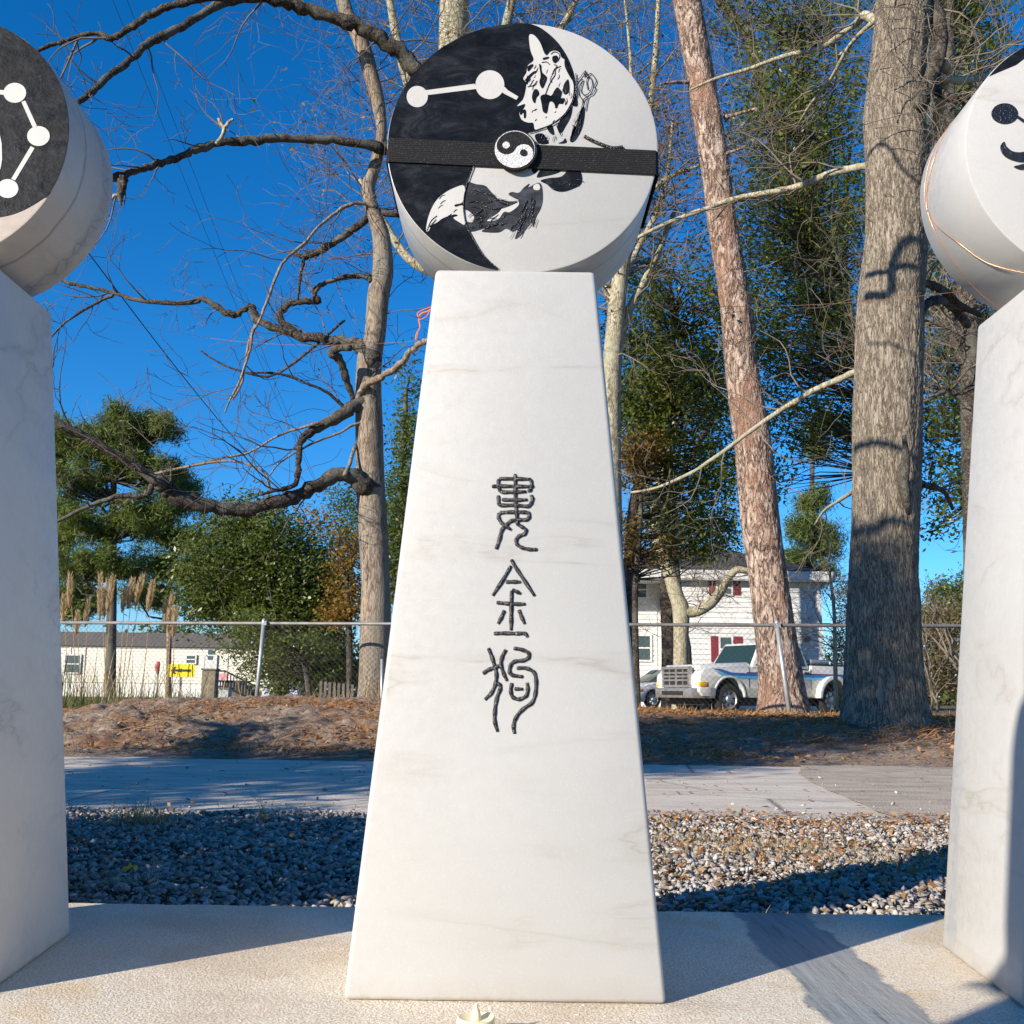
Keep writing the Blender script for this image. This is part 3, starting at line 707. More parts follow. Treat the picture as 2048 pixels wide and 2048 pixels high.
# ------------------------------------------------------------ tealight and crumbs
def lathe(prof, n, c, name, mat, parent):
    mb = MB()
    for r_, z in prof:
        for k in range(n): a = 2 * math.pi * k / n; mb.v.append((c[0] + r_ * math.cos(a), c[1] + r_ * math.sin(a), c[2] + z))
    for j in range(len(prof) - 1):
        for k in range(n): mb.f.append((j * n + k, j * n + (k + 1) % n, (j + 1) * n + (k + 1) % n, (j + 1) * n + k))
    mb.f.append(tuple(range(n))[::-1]); mb.f.append(tuple((len(prof) - 1) * n + k for k in range(n)))
    o = mb.build(name, mat, parent); fixn(o); autosmooth(o, 45); return o
def build_candle():
    c = atz(951, 2078, SLABZ); c = (c.x, c.y, SLABZ)
    wx = N('cream plastic wax'); wx.b.inputs['Subsurface Weight'].default_value = .3; wx.b.inputs['Subsurface Radius'].default_value = (.01, .008, .003); wx.b.inputs['Subsurface Scale'].default_value = .4
    wm = wx.fin((.80, .72, .44), .4, None, .5)
    t = thing('tealight_candle', 'cream plastic electric tealight in front of the centre pillar', 'candle', c)
    n = 48; mb = MB(); prof = [(.0185, 0), (.0190, .001), (.0190, .017), (.0186, .0195), (.0176, .0206), (.0160, .0200), (.0120, .0185), (.0, .0178)]
    for j, (r_, z) in enumerate(prof[:-1]):
        for k in range(n):
            a = 2 * math.pi * k / n; dz = 0
            if 3 <= j <= 5: dz = .0008 * math.sin(a * 2 + .6) + .0004 * math.sin(3 * a)
            mb.v.append((c[0] + r_ * math.cos(a), c[1] + r_ * math.sin(a), c[2] + z + dz))
    q = len(prof) - 1; mb.v.append((c[0], c[1], c[2] + .0178))
    for j in range(q - 1):
        for k in range(n): mb.f.append((j * n + k, j * n + (k + 1) % n, (j + 1) * n + (k + 1) % n, (j + 1) * n + k))
    for k in range(n): mb.f.append(((q - 1) * n + k, (q - 1) * n + (k + 1) % n, q * n))
    o = mb.build('cup', wm, t); fixn(o); autosmooth(o, 60)
    lathe([(.0046, .013), (.0054, .0170), (.0054, .0205), (.0044, .0250), (.0025, .0290), (.0007, .0335)], 20, c, 'flame', wm, t)
    mb = MB()
    for i in range(46):
        if i < 26: p = atz(rnd.uniform(900, 1280), rnd.uniform(2008, 2060), SLABZ)
        else: p = atz(rnd.uniform(400, 1300), rnd.uniform(2020, 2100), SLABZ)
        s = rnd.uniform(.0008, .0030); a = rnd.uniform(0, 6.28); x, y = s * math.cos(a), s * math.sin(a) ; e = s * .4
        if abs(p.x) < .182 and p.y > YF - .004: continue
        mb.hull8([(p.x - x, p.y - y, SLABZ), (p.x + y * .4, p.y - x * .4, SLABZ), (p.x + x, p.y + y, SLABZ), (p.x - y * .4, p.y + x * .4, SLABZ),
                  (p.x - x * .8, p.y - y * .8, SLABZ + e), (p.x + y * .3, p.y - x * .3, SLABZ + e), (p.x + x * .7, p.y + y * .7, SLABZ + e * .7), (p.x - y * .3, p.y + x * .3, SLABZ + e)])
    o = mb.build('stone_crumbs', MAT['white'], None, kind='stuff'); fixn(o); tag(o, 'small pale stone crumbs scattered on the slab before the centre pillar', 'debris')
build_candle()

# ------------------------------------------------------------ gravel and litter
def leaf_mesh(P, Nn, L, Wd, g, curl=.25):
    # kite-shaped leaves: P centres, Nn normals, L length, Wd width
    n = len(P); a = g.normal(size=(n, 3)); u = np.cross(Nn, a); u /= np.linalg.norm(u, axis=1, keepdims=True) + 1e-9
    v = np.cross(Nn, u); L = np.broadcast_to(L, n)[:, None]; Wd = np.broadcast_to(Wd, n)[:, None]
    c = (g.random((n, 1)) - .3) * curl * L
    A = P - u * L * .5; B = P + v * Wd * .5 + Nn * c * .4 - u * L * .08; D = P + u * L * .5 + Nn * c * .3; E = P - v * Wd * .5 + Nn * c * .4 - u * L * .08
    V = np.stack([A, B, D, E], 1).reshape(-1, 3); F = np.arange(4 * n).reshape(n, 4); return V, F
def blades(mbV, mbF, P, H, Wd, g, lean=.5):
    n = len(P); a = g.uniform(0, 6.28, n); dx = np.cos(a); dy = np.sin(a); ln = g.uniform(.05, 1, n) * lean
    base = sum(len(x) for x in mbV); V = []
    px = -dy; py = dx
    for t_, wf in ((0, 1), (.4, .8), (.75, .5), (1, .06)):
        x = P[:, 0] + dx * H * ln * t_ ** 1.7; y = P[:, 1] + dy * H * ln * t_ ** 1.7; z = P[:, 2] + H * (t_ - .35 * ln * t_ ** 2)
        V.append(np.stack([x - px * Wd * wf / 2, y - py * Wd * wf / 2, z], 1)); V.append(np.stack([x + px * Wd * wf / 2, y + py * Wd * wf / 2, z], 1))
    V = np.stack(V, 1).reshape(-1, 3); idx = base + np.arange(n)[:, None] * 8
    F = np.concatenate([idx + np.array([[0, 1, 3, 2]]), idx + np.array([[2, 3, 5, 4]]), idx + np.array([[4, 5, 7, 6]])])
    mbV.append(V); mbF.append(F)
def stones(name, X0, X1, Y0, Y1, n, smin, smax, seed, mat, lab, zbase=-.004, mask=None):
    g = np.random.default_rng(seed); t = (1 + 5 ** .5) / 2
    iv = np.array([(-1, t, 0), (1, t, 0), (-1, -t, 0), (1, -t, 0), (0, -1, t), (0, 1, t), (0, -1, -t), (0, 1, -t), (t, 0, -1), (t, 0, 1), (-t, 0, -1), (-t, 0, 1)]) / 1.9
    fi = np.array([(0, 11, 5), (0, 5, 1), (0, 1, 7), (0, 7, 10), (0, 10, 11), (1, 5, 9), (5, 11, 4), (11, 10, 2), (10, 7, 6), (7, 1, 8), (3, 9, 4), (3, 4, 2), (3, 2, 6), (3, 6, 8), (3, 8, 9), (4, 9, 5), (2, 4, 11), (6, 2, 10), (8, 6, 7), (9, 8, 1)])
    x = g.uniform(X0, X1, n); y = g.uniform(Y0, Y1, n)
    if mask is not None: k = mask(x, y); x, y = x[k], y[k]; n = len(x)
    s = smin + (smax - smin) * g.random(n) ** 1.6
    A = g.normal(size=(n, 3, 3)); Q, _ = np.linalg.qr(A)
    sc = np.stack([g.uniform(.75, 1.3, n), g.uniform(.6, 1.0, n), g.uniform(.3, .6, n)], 1)
    loc = iv[None] * (1 + g.uniform(-.45, .40, (n, 12, 1)))
    loc = loc * sc[:, None, :] * s[:, None, None] * .5
    loc = np.einsum('nij,nkj->nki', Q, loc); loc[:, :, 2] *= .75
    z = zbase + s * .22 + g.random(n) * .014 + .008 * vn(np.stack([x * 4, y * 4, y * 0], 1), 9)
    loc += np.stack([x, y, z], 1)[:, None, :]
    F = (fi[None] + (np.arange(n) * 12)[:, None, None]).reshape(-1, 3)
    o = mesh_np(name, loc.reshape(-1, 3), F, mat, None, False, 'stuff'); tag(o, lab, 'gravel'); return o
msk = lambda x, y: (np.abs(x) < y * .62 + .25)
stones('gravel', -2.9, 2.9, 1.725, 4.17, 80000, .007, .030, 21, MAT['stone'], 'crushed grey limestone gravel between the slab and the concrete path', mask=msk)
stones('loose_path_stones', -3.2, 3.0, 4.14, 4.42, 420, .006, .018, 23, MAT['stone'], 'small grey stones spilled along the near edge of the concrete path', .006)
stones('loose_path_stones', -2.9, 2.0, 4.15, 7.0, 110, .012, .03, 22, MAT['stone'], 'few loose grey stones scattered over the concrete path', .006)
def litter():
    g = np.random.default_rng(31); Vs = []; Fs = []
    def lay(n, x0, x1, y0, y1, zf, L0, L1, nz=.7, dens=None):
        x = g.uniform(x0, x1, n); y = g.uniform(y0, y1, n)
        if dens is not None: k = g.random(n) < dens(x, y); x, y = x[k], y[k]
        n = len(x); z = zf(x, y); Nn = g.normal(size=(n, 3)) * (1 - nz); Nn[:, 2] += 1; Nn /= np.linalg.norm(Nn, axis=1, keepdims=True)
        L = g.uniform(L0, L1, n); V, F = leaf_mesh(np.stack([x, y, z], 1), Nn, L, L * g.uniform(.3, .6, n), g, .8); F = F + sum(len(v) for v in Vs); Vs.append(V); Fs.append(F)
    lay(9000, -1.9, 2.6, 1.8, 4.25, lambda x, y: .026 + .006 * np.sin(x * 9), .008, .034, .6, lambda x, y: np.where(x > .1, .35 + .6 * (y > 2.7), .12))
    lay(700, .2, 2.6, 3.9, 4.32, lambda x, y: .020 + 0 * x, .012, .04)
    lay(420, -3.5, 4.5, 4.3, 7.4, lambda x, y: .014 + 0 * x, .015, .045, .9)
    mz = lambda x, y: mound_h(x, y) + .045 + .03 * np.abs(vn(np.stack([x * 7, y * 7, x * 0], 1), 12))
    lay(30000, -7.5, 7.5, 7.3, 13.8, mz, .02, .065, .55, lambda x, y: .35 + .6 * (vn(np.stack([x * .8, y * .8, x * 0], 1), 41) > -.1))
    o = mesh_np('fallen_leaves', np.concatenate(Vs), np.concatenate(Fs), MAT['dryleaf'], None, False, 'stuff'); tag(o, 'brown and orange fallen leaves strewn over gravel, path and mound', 'leaves')
    # straw: pine needles on mound and dry grass in the gravel
    Vs2 = []; Fs2 = []
    for cx, cy, n, r_, h in ((.85, 3.35, 420, .16, .05), (1.15, 3.1, 260, .16, .04), (.6, 3.5, 220, .14, .05), (1.05, 2.12, 620, .16, .05), (1.3, 2.2, 300, .12, .06), (1.8, 3.6, 200, .2, .04), (.75,3.0,200,.2,.04),
                             (-1.28, 3.75, 240, .06, .10), (-.90, 3.9, 26, .015, .15), (-1.65, 3.3, 180, .15, .05), (-.95, 2.6, 90, .08, .04), (.5, 2.15, 120, .08, .05), (.66, 2.0, 120, .06, .06)):
        P = np.stack([g.normal(cx, r_, n), g.normal(cy, r_ * .8, n), np.full(n, .01)], 1); P[:, 1] = np.maximum(P[:, 1], 1.74); blades(Vs2, Fs2, P, g.uniform(.4, 1.2, n) * h, .0022, g, 2.2)
    o = mesh_np('dry_grass', np.concatenate(Vs2), np.concatenate(Fs2), MAT['straw'], None, False, 'stuff'); tag(o, 'tufts of dry straw coloured grass growing through the gravel', 'grass')
    # pine straw lying on the mound
    n = 22000; x = g.uniform(-7, 7.5, n); y = g.uniform(7.3, 13.6, n); k = (vn(np.stack([x * .9, y * .9, x * 0], 1), 77) > -.15); x, y = x[k], y[k]; n = len(x)
    z = mz(x, y) - .01; a = g.uniform(0, 3.14, n); L = g.uniform(.03, .09, n); tz = g.normal(0, .02, n)
    dx, dy = np.cos(a) * L, np.sin(a) * L; wx, wy = -np.sin(a) * .004, np.cos(a) * .004
    V = np.stack([np.stack([x - dx - wx, y - dy - wy, z], 1), np.stack([x - dx + wx, y - dy + wy, z + .003], 1), np.stack([x + dx + wx, y + dy + wy, z + tz + .02], 1), np.stack([x + dx - wx, y + dy - wy, z + tz + .017], 1)], 1).reshape(-1, 3)
    o = mesh_np('pine_straw', V, np.arange(4 * n).reshape(n, 4), MAT['dryleaf'], None, False, 'stuff'); tag(o, 'reddish pine straw lying on the earth mound', 'pine straw')
    # one yellow leaf
    c = atz(255, 1741, .035); mb = MB()
    out = [(0, 0), (.011, .010), (.017, .003), (.022, .012), (.016, .018), (.018, .027), (.006, .024), (-.004, .030), (-.008, .021), (-.018, .020), (-.013, .010), (-.016, .001), (-.007, .004)]
    mb.v = [(c.x + p[0], c.y + p[1] * .9, c.z + .35 * p[1] + .006 * math.sin(i * 2)) for i, p in enumerate(out)]; mb.f = [tuple(range(len(out)))]
    k = plain('yellow leaf', (.75, .42, .03), .6, .15); o = mb.build('yellow_leaf', k); tag(o, 'single bright yellow leaf lying on the shaded gravel at left', 'leaf')
litter()

# ------------------------------------------------------------ trees
def grow(mb, p, d, L, r, depth, g, kids=5, gn=.45, up=.12, tips=None, sides=4, rmin=.0035, kl=(.35, .75)):
    n = max(3, int(5 + L * 2)); pts = [p.copy()]; rad = [r]; dd = d.normalized(); q = p.copy(); sp = []
    for i in range(n):
        dd = (dd + Vector((g.gauss(0, gn), g.gauss(0, gn), g.gauss(0, gn) + up)) * .5).normalized()
        q = q + dd * (L / n); pts.append(q.copy()); rad.append(max(rmin, r * (1 - .75 * (i + 1) / n))); sp.append((q.copy(), dd.copy(), rad[-1]))
    mb.tube(pts, rad, sides, False)
    if tips is not None: tips.append(pts[-1])
    if depth > 0:
        for k in range(kids):
            j = g.randrange(max(1, n // 5), n); q, e, rr = sp[j]
            side = e.orthogonal().normalized(); side.rotate(Matrix.Rotation(g.uniform(0, 6.28), 3, e))
            nd = (e * g.uniform(.4, 1.0) + side * g.uniform(.6, 1.1)).normalized()
            grow(mb, q, nd, L * g.uniform(*kl), max(rmin, rr * .62), depth - 1, g, max(2, kids - 1), gn, up, tips, 3, rmin, kl)
def limb_pts(pxs, Y, dy=0, n=5, jit=0, g=None):
    # pxs: (px, py, diameter in px); dy: how far the tip comes nearer or goes away
    s = cr(pxs, n); out = []; rad = []
    for i, q in enumerate(s):
        y = Y + dy * i / max(1, len(s) - 1); v = at(q[0], q[1], y); z = (v - Vector((0, 0, CAMZ))).dot(Fv)
        out.append(v); rad.append(max(.003, q[2] / 2 / 2048 * z))
    if jit:
        for i in range(1, len(rad) - 1): rad[i] *= 1 + g.uniform(-jit, jit)
    return out, rad
def trunk_mesh(name, pts, rad, mat, parent, around=64, seg=.05, amp=.03, fx=9, fz=1.6, seed=1, flare=0):
    P = [np.array([p.x, p.y, p.z, r_]) for p, r_ in zip(pts, rad)]; D = [0]
    for a, b in zip(P[:-1], P[1:]): D.append(D[-1] + np.linalg.norm(b[:3] - a[:3]))
    n = int(D[-1] / seg) + 2; t = np.linspace(0, D[-1], n); Q = np.stack([np.interp(t, D, [p[i] for p in P]) for i in range(4)], 1)
    th = np.arange(around) / around * 2 * math.pi
    TH, T = np.meshgrid(th, t); Rr = np.repeat(Q[:, 3:4], around, 1)
    cx, sx = np.cos(TH), np.sin(TH)
    N3 = np.stack([cx.ravel() * fx * .5, sx.ravel() * fx * .5, T.ravel() * fz], 1)
    h = 1 - 2 * np.abs(vn(N3 * 2.0, seed)); h = h * .6 + (1 - 2 * np.abs(vn(N3 * 4.3, seed + 5))) * .4
    lump = vn(N3 * .22, seed + 9)
    Rr = Rr * (1 + amp * h.reshape(Rr.shape) + .05 * lump.reshape(Rr.shape))
    if flare: Rr = Rr * (1 + flare * np.exp(-T / .22) * (1 + .35 * np.cos(TH * 5 + 1)))
    V = np.stack([Q[:, 0:1] + Rr * cx, Q[:, 1:2] + Rr * sx, np.repeat(Q[:, 2:3], around, 1)], 2).reshape(-1, 3)
    I = np.arange(n * around).reshape(n, around); J = np.roll(I, -1, 1)
    F = np.stack([I[:-1].ravel(), J[:-1].ravel(), J[1:].ravel(), I[1:].ravel()], 1)
    return mesh_np(name, V, F, mat, parent, True)
def cluster_leaves(g, C3, n_each, spread, L, Wr=.45, upb=.3):
    P = np.repeat(C3, n_each, 0); P = P + g.normal(size=P.shape) * spread
    Nn = g.normal(size=P.shape); Nn[:, 2] = np.abs(Nn[:, 2]) + upb; Nn /= np.linalg.norm(Nn, axis=1, keepdims=True)
    l_ = L * g.uniform(.6, 1.3, len(P)); return leaf_mesh(P, Nn, l_, l_ * Wr, g, .5)
def blob_pts(g, blobs):
    # blobs: (px, py, rx, ry, Y, depth, count): twig-end positions inside lens-shaped masses
    out = []
    for (px, py, rx, ry, Y, dp, n) in blobs:
        c = at(px, py, Y); s = (c - Vector((0, 0, CAMZ))).dot(Fv) / 2048
        v = g.normal(size=(n, 3)); v /= np.linalg.norm(v, axis=1, keepdims=True); v *= g.random((n, 1)) ** .4
        out.append(np.stack([c.x + v[:, 0] * rx * s, c.y + v[:, 1] * dp, c.z + v[:, 2] * ry * s], 1))
    return np.concatenate(out)
def feeders(mb, C3, axis_pts, g, r0=.012, every=1):
    A = np.array([tuple(p) for p in axis_pts])
    for i in range(0, len(C3), every):
        c = C3[i]; dd = np.linalg.norm((A - c) * np.array([1, 1, 1.6]) + np.array([0, 0, .5 * np.linalg.norm(c[:2] - A[0, :2])]), axis=1); b = A[dd.argmin()]
        if np.linalg.norm(b - c) > 3.2: continue
        mid = (b + c) / 2 + g.normal(size=3) * .12 * np.linalg.norm(c - b)
        mb.tube([Vector(b), Vector(b * .7 + mid * .35 - b * .05), Vector(mid), Vector(mid * .4 + c * .6), Vector(c)], [r0 * 2.2, r0 * 1.7, r0 * 1.2, r0 * .8, r0 * .4], 4, False)

def build_bare_tree():
    g = random.Random(11); gy = 15.4
    t = thing('bare_tree', 'leafless tree behind the fence left of the centre pillar with long crooked dark limbs', 'tree', at(750, 1400, gy))
    pts, rad = limb_pts([(751,1410,66),(751,1250,62),(751,1171,57),(746,1060,58),(741,964,55),(738,840,52),(737,757,50),(742,700,48),(750,674,42),(757,591,44),(766,545,42),(762,470,36),(743,414,29),(737,373,27),(750,331,25),(763,269,20),(757,210,26),(742,150,30),(722,83,32),(695,30,30),(676,-40,28),(660,-130,24)], gy, 0, 4)
    trunk_mesh('trunk', pts, rad, MAT['bark_bare'], t, 56, .05, .022, 8, 2.2, 3, .15)
    tw = MB()
    limbs = [
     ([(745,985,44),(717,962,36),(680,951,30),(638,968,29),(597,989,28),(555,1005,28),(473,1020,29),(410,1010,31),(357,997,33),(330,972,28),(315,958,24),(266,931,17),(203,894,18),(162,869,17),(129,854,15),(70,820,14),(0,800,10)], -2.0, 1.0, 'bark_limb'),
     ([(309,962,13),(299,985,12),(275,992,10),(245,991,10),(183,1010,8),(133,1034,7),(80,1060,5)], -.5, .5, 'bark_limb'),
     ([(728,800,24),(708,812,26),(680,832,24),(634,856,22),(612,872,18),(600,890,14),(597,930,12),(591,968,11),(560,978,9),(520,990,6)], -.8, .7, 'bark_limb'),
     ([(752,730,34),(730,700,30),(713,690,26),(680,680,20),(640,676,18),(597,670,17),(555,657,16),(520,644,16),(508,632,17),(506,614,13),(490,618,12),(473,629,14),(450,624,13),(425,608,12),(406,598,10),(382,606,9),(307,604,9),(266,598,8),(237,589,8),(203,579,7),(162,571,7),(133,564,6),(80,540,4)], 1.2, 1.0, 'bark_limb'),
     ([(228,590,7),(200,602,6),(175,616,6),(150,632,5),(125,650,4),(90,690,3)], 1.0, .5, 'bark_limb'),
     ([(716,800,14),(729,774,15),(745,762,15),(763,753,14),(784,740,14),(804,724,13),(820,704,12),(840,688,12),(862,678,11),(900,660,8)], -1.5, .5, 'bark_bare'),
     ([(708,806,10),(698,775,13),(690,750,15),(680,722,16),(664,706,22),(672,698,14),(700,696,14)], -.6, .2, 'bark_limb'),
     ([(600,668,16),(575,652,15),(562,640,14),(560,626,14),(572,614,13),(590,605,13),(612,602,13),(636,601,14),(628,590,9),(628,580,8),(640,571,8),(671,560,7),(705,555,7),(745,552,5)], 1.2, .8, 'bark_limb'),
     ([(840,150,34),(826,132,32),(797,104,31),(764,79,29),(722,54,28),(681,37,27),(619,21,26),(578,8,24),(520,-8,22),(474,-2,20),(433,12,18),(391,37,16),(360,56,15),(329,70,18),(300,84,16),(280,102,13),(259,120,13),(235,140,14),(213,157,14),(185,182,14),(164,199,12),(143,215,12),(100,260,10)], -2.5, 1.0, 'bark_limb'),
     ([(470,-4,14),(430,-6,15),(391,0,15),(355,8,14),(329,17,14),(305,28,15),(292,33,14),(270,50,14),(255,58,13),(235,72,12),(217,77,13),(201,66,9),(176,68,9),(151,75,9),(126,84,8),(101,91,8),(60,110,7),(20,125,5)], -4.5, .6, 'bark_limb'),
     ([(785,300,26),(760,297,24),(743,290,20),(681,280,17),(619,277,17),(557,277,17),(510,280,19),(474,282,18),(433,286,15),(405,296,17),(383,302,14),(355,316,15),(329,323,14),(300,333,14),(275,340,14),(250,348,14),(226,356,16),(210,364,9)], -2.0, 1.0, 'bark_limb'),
     ([(248,352,16),(244,368,18),(243,385,14),(241,396,10),(242,410,4)], -3.9, .0, 'bark_limb'), ([(236,390,7),(226,395,7),(220,402,6)], -3.9, 0, 'bark_pale'),
     ([(433,288,9),(446,270,8),(450,254,8),(458,244,6),(466,238,5)], -2.9, .6, 'bark_pale'), ([(448,256,6),(440,243,6),(436,236,4)], -2.9, .3, 'bark_pale'),
     ([(800,428,14),(764,425,13),(745,432,14),(722,447,15),(700,462,15),(681,476,14),(660,490,14),(640,501,14),(624,508,14),(607,513,12),(590,508,7)], .8, .8, 'bark_limb'),
     ([(610,512,8),(604,535,7),(600,559,6),(596,600,5)], .8, .5, 'bark_limb'),
     ([(750,415,9),(720,406,8),(690,413,8),(672,426,7),(640,450,6),(605,490,6),(570,520,6),(552,555,6),(535,600,6),(520,640,5),(505,665,6),(500,700,5),(480,760,5),(460,800,4),(450,825,3)], -1.0, .8, 'bark_bare'),
     ([(513,650,7),(503,668,7),(495,700,6),(490,730,5),(482,770,5),(465,800,4)], .5, .5, 'bark_bare'),
     ([(742,562,10),(720,550,9),(690,553,9),(665,560,8),(640,572,8),(630,590,7),(628,598,6)], .6, .2, 'bark_limb'),
     ([(712,890,8),(700,925,8),(690,950,9)], -.4, 0, 'bark_bare'),
     ([(735,845,8),(705,850,6),(680,866,5),(640,880,5),(600,900,4),(560,925,4),(540,950,3)], -.6, .3, 'bark_bare'),
     ([(300,950,6),(420,925,5),(480,925,5),(530,945,5),(540,985,6)][::-1], -1, .5, 'bark_bare'),
     ([(690,640,5),(560,745,5),(480,742,5),(430,720,4),(400,700,3)][::-1], .3, 0, 'bark_limb'),
     ([(713,815,8),(690,815,8),(672,800,7),(650,782,6),(610,765,5),(560,748,5),(500,745,4)], -.6, .5, 'bark_limb'),
     ([(640,845,6),(560,870,5),(500,905,5),(450,915,4),(392,928,3)], -.8, .6, 'bark_bare')]
    for px, dy, f, mt in limbs:
        y0 = gy - .1 if dy > -3.5 else gy - 3.0
        if px[0][0] < 700: y0 = gy + (dy if abs(dy) > 1.9 else dy * .6); dy = 0
        P, Rd = limb_pts(px, y0, dy, 4, .14, g)
        P = [q + Vector((g.gauss(0, .16), g.gauss(0, .16), g.gauss(0, .16))) * Rd[i] for i, q in enumerate(P)]
        o = MB().tube(P, Rd, 10).build('limb', MAT[mt], t, True)
        if f:
            D = sum((b - a).length for a, b in zip(P[:-1], P[1:])); n = int(D * 1.9 * f) + 1
            for _ in range(n):
                j = g.randrange(len(P) // 8, len(P) - 1); e = (P[j + 1] - P[j]).normalized()
                s = e.orthogonal().normalized(); s.rotate(Matrix.Rotation(g.uniform(0, 6.28), 3, e))
                nd = (e * .6 + s * .9 + Vector((-.15, 0, g.uniform(-.1, .45)))).normalized()
                grow(tw, P[j], nd, g.uniform(.5, 1.7), max(.007, min(.015, Rd[j] * .5)), 2, g, 3, .38, .05, rmin=.0042)
    for _ in range(34):   # sprays of twigs off the upper trunk
        j = g.randrange(len(pts) // 3, len(pts) - 1); a = g.uniform(0, 6.28)
        grow(tw, pts[j], Vector((math.cos(a), math.sin(a) * .6, g.uniform(.1, .8))), g.uniform(.8, 2.0), .009, 2, g, 4, .35, .1)
    tw.build('twigs', MAT['twig'], t, True, 'stuff')
build_bare_tree()

def simple_bare(lab, pxs, Y, mat, seed, nl=26, L=(1.2, 3.2), frac=.3, around=28, amp=.02, forks=(), tips=None, twm='twig_warm', depth=2, kids=5, nm='bare_tree'):
    g = random.Random(seed); t = thing(nm, lab, 'tree', at(pxs[0][0], pxs[0][1], Y))
    pts, rad = limb_pts(pxs, Y, 0, 5)
    trunk_mesh('trunk', pts, rad, MAT[mat], t, around, .08, amp, 7, 2, seed, .1)
    allp = list(zip(pts, rad))[int(len(pts) * frac):]
    for f in forks:
        P, Rd = limb_pts(f[0], Y, f[1], 5, .05, g); MB().tube(P, Rd, 9).build('limb', MAT[mat], t, True); allp += list(zip(P, Rd))[2:]
    tw = MB()
    for _ in range(nl):
        p, r_ = g.choice(allp); a = g.uniform(0, 6.28)
        grow(tw, p, Vector((math.cos(a), math.sin(a) * .7, g.uniform(-.05, .8))), g.uniform(*L), min(.02, max(.009, r_ * .35)), depth, g, kids, .4, .1, tips)
    tw.build('twigs', MAT[twm], t, True, 'stuff'); return t

